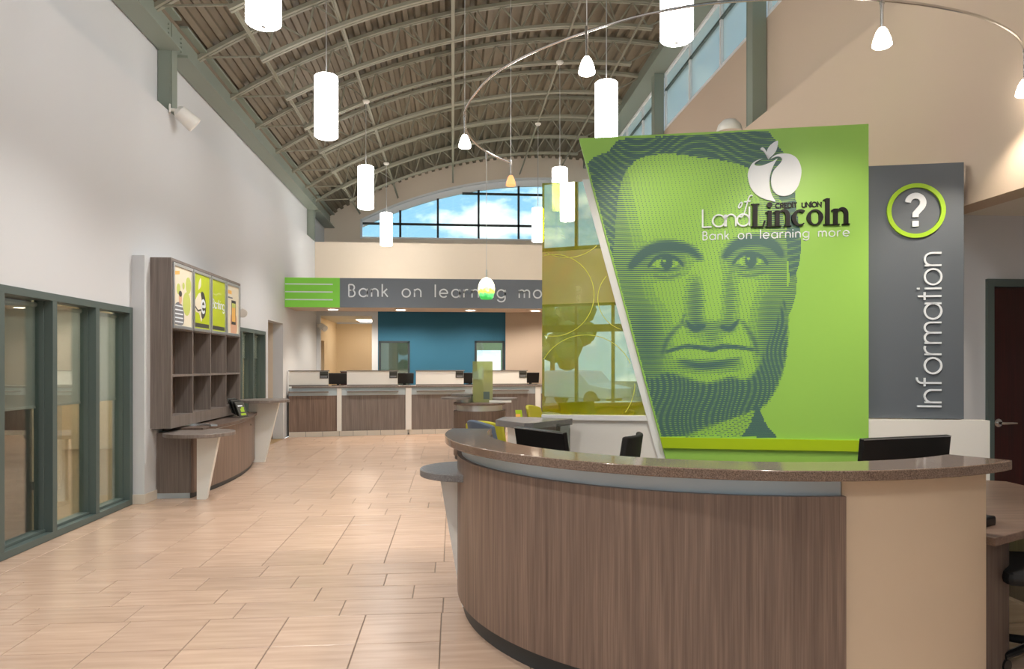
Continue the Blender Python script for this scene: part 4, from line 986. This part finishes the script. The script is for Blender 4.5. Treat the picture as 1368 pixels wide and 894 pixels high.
def poster(k_, label, mback):
    e_ = empty('framed_poster', (-3.32+Dc-.011,8.13+.04+bw*k_+.012,1.915), math.radians(90), label, 'poster', 'framed posters on the brochure cabinet')
    w, h = bw-.024, .735   # local x = along the wall, local -y = into the hall
    bx('frame_rail',0,w,-.022,0,h-.035,h,'aluminium',e_,.003); bx('frame_rail',0,w,-.022,0,0,.035,'aluminium',e_,.003)
    bx('frame_stile',0,.035,-.022,0,.035,h-.035,'aluminium',e_,.003); bx('frame_stile',w-.035,w,-.022,0,.035,h-.035,'aluminium',e_,.003)
    bx('print_sheet',.035,w-.035,-.008,-.001,.035,h-.035,mback,e_)
    def shp(pts, m_, nm, lay=1): MB().prism(pts,-.0085-.0006*lay,-.008-.0006*(lay-1),'y').build(nm,m_,e_)
    return e_, w, h, shp
e_, w, h, shp = poster(0,'pale framed poster with green dots and a person in a striped top, nearest the viewer','poster_pale')
for cx, cz, r_ in ((.17,.45,.055),(.32,.5,.035),(.47,.52,.085),(.42,.30,.12)): shp(arc(cx,cz,r_,r_*1.15,0,354,20),'pale_green_print','printed_dot')
shp([(.06,.60),(.2,.62),(.2,.66),(.06,.64)],'orange_print','printed_block')
shp(spline([(.05,.05),(.3,.05),(.33,.18),(.26,.28),(.15,.30),(.05,.24)],4),'stripe_print','printed_shirt',2)
for q in range(5): shp([(.06,.07+q*.045),(.30,.07+q*.045),(.30,.085+q*.045),(.06,.085+q*.045)],'white_print','printed_stripe',3)
shp(arc(.22,.35,.045,.07,0,345,18),'skin_print','printed_face',3); shp(arc(.22,.40,.047,.035,0,345,18),'poster_dark','printed_hair',4)
e_, w, h, shp = poster(1,'lime framed poster with a dark apple swirl and letter e','poster_lime')
shp(spline([(.06,.36),(.2,.47),(.3,.44),(.34,.30),(.28,.12),(.2,.22),(.08,.24)],4),'poster_pale','printed_apple')
shp(spline([(.30,.50),(.38,.47),(.44,.34),(.42,.22),(.32,.16),(.27,.22),(.30,.36),(.26,.46)],4),'poster_dark','printed_swirl',2)
mb = MB(); ribbon(mb,[(a*.13+.28,b*.15+.24) for a, b in [(0.05,.5),(1,.5)]+arc(.5,.5,.5,.5,0,318,18)],.035,-.0105,-.0092); mb.build('printed_letter','white_print',e_)
mb = MB(); ribbon(mb,[(.055,.30),(.16,.25),(.28,.27)],.02,-.0105,-.0092); mb.build('printed_stem','poster_dark',e_)
shp(spline([(.17,.5),(.19,.6),(.26,.66),(.26,.56)],4),'poster_pale','printed_leaf'); shp([(.05,.05),(w-.05,.05),(w-.05,.10),(.05,.10)],'poster_dark','printed_footer')
e_, w, h, shp = poster(2,'lime framed poster with the white word Banking','poster_lime')
write('Banking', e_, 'white_print', .075, w-.13, .07, .33, -.0105, -.0085, w=.2); 
mb = MB(); ribbon(mb,[(.08,.52),(.2,.50),(.3,.54),(.42,.53)],.018,-.0095,-.0082); mb.build('printed_leaf','pale_green_print',e_)
shp([(.05,.05),(w-.05,.05),(w-.05,.10),(.05,.10)],'poster_dark','printed_footer')
e_, w, h, shp = poster(3,'pale framed poster with a hand holding a phone, farthest of the four','poster_pale')
shp([(.06,.58),(.24,.58),(.24,.63),(.06,.63)],'orange_print','printed_block'); shp([(.06,.52),(.28,.52),(.28,.54),(.06,.54)],'stripe_print','printed_line')
shp(spline([(.2,.04),(.46,.04),(.48,.22),(.44,.3),(.40,.2),(.26,.18),(.22,.3),(.18,.2)],4),'skin_print','printed_hand')
shp([(.23,.16),(.43,.16),(.43,.50),(.23,.50)],'poster_dark','printed_phone',2); shp([(.25,.20),(.41,.20),(.41,.46),(.25,.46)],'orange_print','printed_screen',3); shp([(.25,.40),(.41,.40),(.41,.46),(.25,.46)],'pale_green_print','printed_bar',4)
# lower cabinet with bowed front
lc = empty('credenza', (-3.316,8.30,0), 0, 'bow-fronted wood credenza below the brochure cabinet', 'cabinet')
bow = [(.365+.13*math.sin(math.pi*(.08+.9*i/20))-.10*(i/20)**3, 2.95*i/20) for i in range(21)]
def bowpoly(off, i0=0): return [(0,bow[i0][1])]+[(x+off,y) for x, y in bow[i0:]]+[(0,bow[-1][1])]
MB().prism(bowpoly(-.03),.0,.06).build('toe_kick','toe_kick',lc)
MB().prism(bowpoly(0),.06,.735).build('bowed_body','wood',lc, smooth=True)
MB().prism(bowpoly(.035,1),.74,.78).build('credenza_top','wood_dark',lc, smooth=True, bevel=.003, label='dark wood-grain top')
MB().prism([(x,y) for x, y in bowpoly(.01,1)],.73,.745).build('edge_trim','brushed',lc, smooth=True)
bx('end_panel',.0,.37,-.012,.0,.06,.735,'wood_grey',lc); bx('end_kick',.0,.36,-.01,.0,.0,.06,'brushed',lc)
MB().sector(.29,.27,.20,.27,20,170,.78,.797,20).build('steel_ring','aluminium',lc, smooth=True, label='brushed steel corner ring')
MB().tube([(.47,2.0,.66),(.482,2.0,.66)],.012,10).build('lock','chrome',lc)
wedge_ledge('round_ledge', (-2.83,8.24), .375, .755, -.02, 'wood_grey', 'low round ledge on a tapering pale leg at the near end of the credenza', top_w=-.24, bot_w=-.10, wall_dir=(1,.0))
wedge_ledge('round_ledge', (-2.92,11.30), .385, .97, -.22, 'wood_grey', 'higher round ledge on a tapering pale leg at the far end of the credenza', top_w=-.46, bot_w=-.24, wall_dir=(1,.0))
# booklets and leaflets
br = empty('brochure_rack', (-2.96,10.15,.78), math.radians(70), 'clear rack of dark booklets with lime print standing on the credenza', 'brochure rack')
bx('rack_base',-.10,.10,-.10,.12,0,.006,'acrylic',br)
for k_ in range(5):
    mb = MB().box(-.09,.09,-.004,.004,0,.22); a = math.radians(22); mb.v = [(x+.006*k_, -.08+k_*.035+y+z*math.sin(a), .008+z*math.cos(a)+.012*k_) for x, y, z in mb.v]; q = mb.build('booklet',['poster_dark','black_print'][k_ % 2],br)
    if k_ == 0:
        for bx0, bz0, ww, hh, mm in ((-.05,.02,.11,.03,'lime'),(-.03,.07,.08,.05,'lime'),(-.06,.15,.10,.02,'white_print'),(.0,.12,.06,.02,'lime')):
            m2 = MB().box(bx0,bx0+ww,-.0055,-.0045,bz0,bz0+hh); m2.v = [(x, -.08+y+z*math.sin(a), .008+z*math.cos(a)) for x, y, z in m2.v]; m2.build('printed_block',mm,q)
for (yy_, q) in ((8.13+.10,'in the nearest upper cubby'),(8.13+.04+bw*3+.05,'in the farthest upper cubby')):
    e_ = empty('leaflet', (-3.23,yy_,1.395), 0, 'black printed leaflet leaning '+q, 'leaflet', 'black leaflets in the cubbies')
    MB().prism([(-.05,0),(.085,0),(.06,.33),(-.05,.33)],-.006,.006,'y').build('sheet','black_print',e_)
    for k_ in range(4): bx('printed_line',-.03,.05,-.0075,-.0065,.10+k_*.05,.118+k_*.05,'stripe_print',e_)
sw = bx('light_switch',0,.008,-.035,.035,-.055,.055,'plastic_white',None,.002); sw.location = (XL+.001,11.23,1.22); tag(sw,'white light switch plate beside the slim far shopfront','switch'); bx('rocker',.008,.013,-.015,.015,-.03,.03,'plastic_white',sw)
# ================================================================ TELLER LINE
TA = math.radians(9.55); TO = (-3.40,15.12)
def tl(x, y=0): return (TO[0]+x*math.cos(TA)-y*math.sin(TA), TO[1]+x*math.sin(TA)+y*math.cos(TA))
bays = [(0,.97,.0,.80),(1.07,2.41,1.18,2.25),(2.54,3.87,2.65,3.70),(4.0,5.33,4.12,5.15),(5.46,6.5,5.6,6.4)]
nm = ['at the white wall, leftmost','second from the left','third from the left, partly behind the round kiosk','fourth from the left, right of the frosted kiosk screen','hidden behind the yellow glass panel']
for i, (a, b, pa, pb) in enumerate(bays):
    x, y = tl(a); e_ = empty('teller_counter_unit', (x,y,0), TA, 'wood-fronted teller counter unit '+nm[i], 'counter', 'teller counter units'); w = b-a
    bx('front_panel',0,w,0,.02,.11,.86,'wood_grey' if i else 'wood',e_); bx('metal_band',0,w,-.004,.02,.86,1.02,'brushed',e_)
    bx('carcass',0.01 if i else .12,w-.01,.02,.6,.11,1.02,'wood_dark',e_)
    bx('purse_ledge',pa-a,pb-a,-.12,.0,.925,.955,'grey_cap',e_,.003)
    st_ = -.05 if i else 0; nt_ = max(1,round((w+.05-st_)/.31)); tw = (w+.05-st_)/nt_
    for k_ in range(nt_): bx('toe_tile',st_+k_*tw+.003,st_+(k_+1)*tw-.003,-.005,.01,0,.105,'base_tile',e_)
    bx('toe_backing',st_,w+.05,.011,.03,0,.11,'base_dark',e_)
for i, px in enumerate((.97,2.41,3.87,5.33)):
    x, y = tl(px); w = .10 if i == 0 else .13
    o = bx('counter_post',.002,w-.002,-.03,.5,.106,1.02,'white_lam',None,.003); o.location = (x,y,0); o.rotation_euler = (0,0,TA)
    tag(o,'white upright post between teller units, '+['leftmost','second from the left','behind the round kiosk','beside the yellow glass panel'][i],'post','posts between teller units')
x, y = tl(0); wt = bx('teller_worktop',0.06,6.5,-.05,.65,1.021,1.055,'wood_grey',None,.003); wt.location = (x,y,0); wt.rotation_euler = (0,0,TA); tag(wt,'long grey-brown worktop running along the teller line','counter')
for i, (a, b, pa, pb) in enumerate(bays[:4]):
    x, y = tl(pa,.06); e_ = empty('privacy_screen', (x,y,1.055), TA, 'white privacy screen with grey cap on the teller counter, '+['leftmost','second from the left','third from the left','fourth, beside the frosted kiosk screen'][i], 'screen', 'teller privacy screens'); w = pb-pa
    bx('panel',.0,w,0,.05,0,.315,'white_lam',e_); bx('cap',-.01,w+.02,-.02,.07,.315,.335,'grey_cap',e_); bx('base_strip',0,w,-.008,0,0,.03,'grey_cap',e_)
    pl = bx('photo_plate',w-.18,w-.005,-.012,-.001,.165,.31,'poster_dark',e_); bx('print_block',w-.16,w-.03,-.0135,-.0125,.185,.215,'stripe_print',pl); bx('print_line',w-.17,w-.02,-.0135,-.0125,.245,.26,'black_print',pl)
for i, (mx_, q) in enumerate(((1.0,'leftmost'),(2.44,'second from the left'),(3.92,'behind the frosted kiosk screen'),(5.36,'beside the yellow glass panel'))):
    x, y = tl(mx_,.45); monitor((x,y), TA+math.pi+(.15 if i else 0), .40, .24, 8, 1.055+.155, 1.055, 'black monitor between teller screens, '+q, 'teller monitors')
cab = bx('wood_cabinet',-.13,.13,-.2,.2,0,1.35,'mahogany',None,.003); cab.location = (tl(1.22,1.3)[0],tl(1.22,1.3)[1],0); tag(cab,'narrow reddish wood cabinet end behind the second teller screen','cabinet')
bx('cabinet_top',-.14,.14,-.21,.21,1.35,1.37,'wood_grey',cab)
# ================================================================ ROUND KIOSK
kx, ky = .43, 11.5
k_ = empty('round_kiosk', (kx,ky,0), 0, 'round wood kiosk island with metal band and stepped shelves before the tellers', 'kiosk')
MB().lathe([(0,0),(.40,0),(.40,.06),(0,.06)],40).build('toe_kick','toe_kick',k_, smooth=True)
MB().lathe([(0,.06),(.42,.06),(.42,.775),(0,.775)],48).build('wood_drum','wood_dark',k_, smooth=True)
MB().lathe([(0,.776),(.37,.776),(.37,.865),(0,.865)],48).build('metal_band','aluminium',k_, smooth=True)
MB().lathe([(0,.866),(.41,.866),(.42,.87),(.42,.898),(.41,.902),(0,.902)],48).build('drum_top','wood_dark',k_, smooth=True)
for cx, cy, r_, z_, q in ((-.38,-.05,.24,.955,'left'),(-.22,.25,.24,1.0,''),(.40,.05,.22,.935,'')):
    sh = MB().lathe([(0,z_),(r_,z_),(r_,z_+.032),(0,z_+.032)],36,(cx,cy,0)).build('shelf','grey_cap',k_, smooth=True)
    MB().lathe([(0,.903),(.11,.903),(.11,z_-.001),(0,z_-.001)],24,(cx*.7,cy*.7,0)).build('shelf_support','aluminium',sh, smooth=True)
bx('shelf_bracket',.15,.5,-.2,-.1,.905,.934,'white_lam',k_)
fs_ = empty('frosted_screen', (kx,ky,.902), 0, 'upright frosted greenish glass screen on the round kiosk', 'glass screen')
bx('front_pane',-.10,.21,-.05,-.04,0,.66,'frosted_green',fs_); bx('side_pane',-.11,-.101,-.05,.16,0,.66,'frosted_green',fs_)
bx('printed_notice',.06,.16,-.0515,-.0505,.05,.17,'frame_green',fs_)
lf = empty('leaflet_stack', (1.02,11.05,.0), 0, 'small stand of yellow leaflets at the right of the round kiosk', 'leaflet stand')
bx('stand_base',-.09,.09,-.08,.08,0,.02,'plastic_black',lf); MB().tube([(0,.02,.02),(0,.02,.72)],.012,8).build('stand_pole','plastic_black',lf)
mb = MB().box(-.05,.05,-.01,.01,.60,.80); mb.v = [(x+.12*(.8-z),y,z) for x, y, z in mb.v]; mb.build('leaflet','lime',lf)
bx('leaflet_card',-.045,.03,-.0125,-.0115,.66,.74,'orange_print',lf)
# ================================================================ GUEST CHAIRS
def guest_chair(loc, rz, m_, label, zb=.84):
    e_ = empty('guest_chair', (loc[0],loc[1],0), rz, label, 'chair', 'upholstered guest chairs')
    MB().box(-.26,.26,-.26,.24,.38,.47).build('seat',m_,e_, bevel=.035)
    mb = MB(); n_ = 12; vs = []
    for i in range(n_+1):
        t = -1+2*i/n_; b_ = .10*t*t
        vs += [(t*.27,.22-b_,.44),(t*.27,.28-b_,.44),(t*.25,.37-b_,zb-.05*t*t),(t*.25,.32-b_,zb-.05*t*t)]
    fs = [(0,1,2,3),(4*n_+3,4*n_+2,4*n_+1,4*n_)]
    for i in range(n_):
        for j in range(4): fs.append((4*i+j,4*i+4+j,4*i+4+(j+1)%4,4*i+(j+1)%4))
    mb.add(vs,fs); mb.build('backrest',m_,e_, smooth=True, bevel=.018)
    for sx_, sy_ in ((-1,-1),(1,-1),(-1,1),(1,1)): MB().tube([(sx_*.2,sy_*.19,.39),(sx_*.24,sy_*.24,0)],[.016,.011],8).build('leg','chrome',e_, smooth=True)
guest_chair((.50,8.75), math.radians(150), 'olive_fabric', 'olive yellow guest chair behind the slate one, left of the standing counter')
guest_chair((.52,7.95), math.radians(120), 'slate_fabric', 'slate blue guest chair with rounded back left of the standing counter', .9)
guest_chair((.95,9.2), math.radians(-70), 'olive_fabric', 'olive green guest chair seen under the standing counter top', .72)
guest_chair((1.55,11.6), math.radians(60), 'olive_fabric', 'far olive guest chair at the left edge of the yellow glass panel', .84)
gt = empty('guest_desk', (1.6,8.6,0), 0, 'white-legged consulting desk between the guest chairs', 'desk')
bx('desktop',-.3,.8,-.35,.35,.70,.74,'wood_grey',gt,.004); bx('leg_panel',-.26,-.22,-.3,.3,0,.70,'white_lam',gt); bx('leg_panel',.70,.74,-.3,.3,0,.70,'white_lam',gt)
# ================================================================ OUTSIDE THE ENTRANCE (seen only in reflections)
for i, (x, y, c_) in enumerate(((-6,-16,'car_paint'),(-1.5,-17,'brick_grey'))):
    e_ = empty('parked_car', (x,y,-.13), .3, ['pale parked car outside the entrance, on the left','grey parked car outside the entrance, on the right'][i], 'car')
    MB().prism([(-2.1,.35),(2.1,.35),(2.1,.75),(1.2,.9),(.7,1.4),(-.9,1.42),(-1.5,.95),(-2.1,.85)],-.85,.85,'y').build('body',c_,e_, bevel=.05)
    for sx_ in (-1.3,1.3):
        for sy_ in (-.8,.8): MB().tube([(sx_,sy_-.1,.32),(sx_,sy_+.1,.32)],.32,20).build('wheel','plastic_black',e_, smooth=True)
for i, (x, y, r_) in enumerate(((-12,-30,3.2),(-5,-34,3.8),(3,-32,3.4),(10,-30,3.0))):
    e_ = empty('street_tree', (x,y,-.13), 0, 'leafy tree across the car park outside, %s from the left' % ORD[i], 'tree', 'trees across the car park')
    MB().tube([(0,0,0),(0,0,2.2)],[.2,.14],8).build('trunk','wood_dark',e_)
    mb = MB(); rg = random.Random(i)
    for q in range(26):
        a, b, rr = rg.uniform(0,6.28), rg.uniform(-.8,1), rg.uniform(.3,1)*r_*.7
        c0 = Vector((math.cos(a)*rr,math.sin(a)*rr,3.2+b*r_*.6)); s_ = rg.uniform(.5,.95)
        mb.lathe([(0,-s_),(s_*.7,-s_*.7),(s_,0),(s_*.7,s_*.7),(0,s_)],7,c0)
    mb.build('crown','foliage',e_)
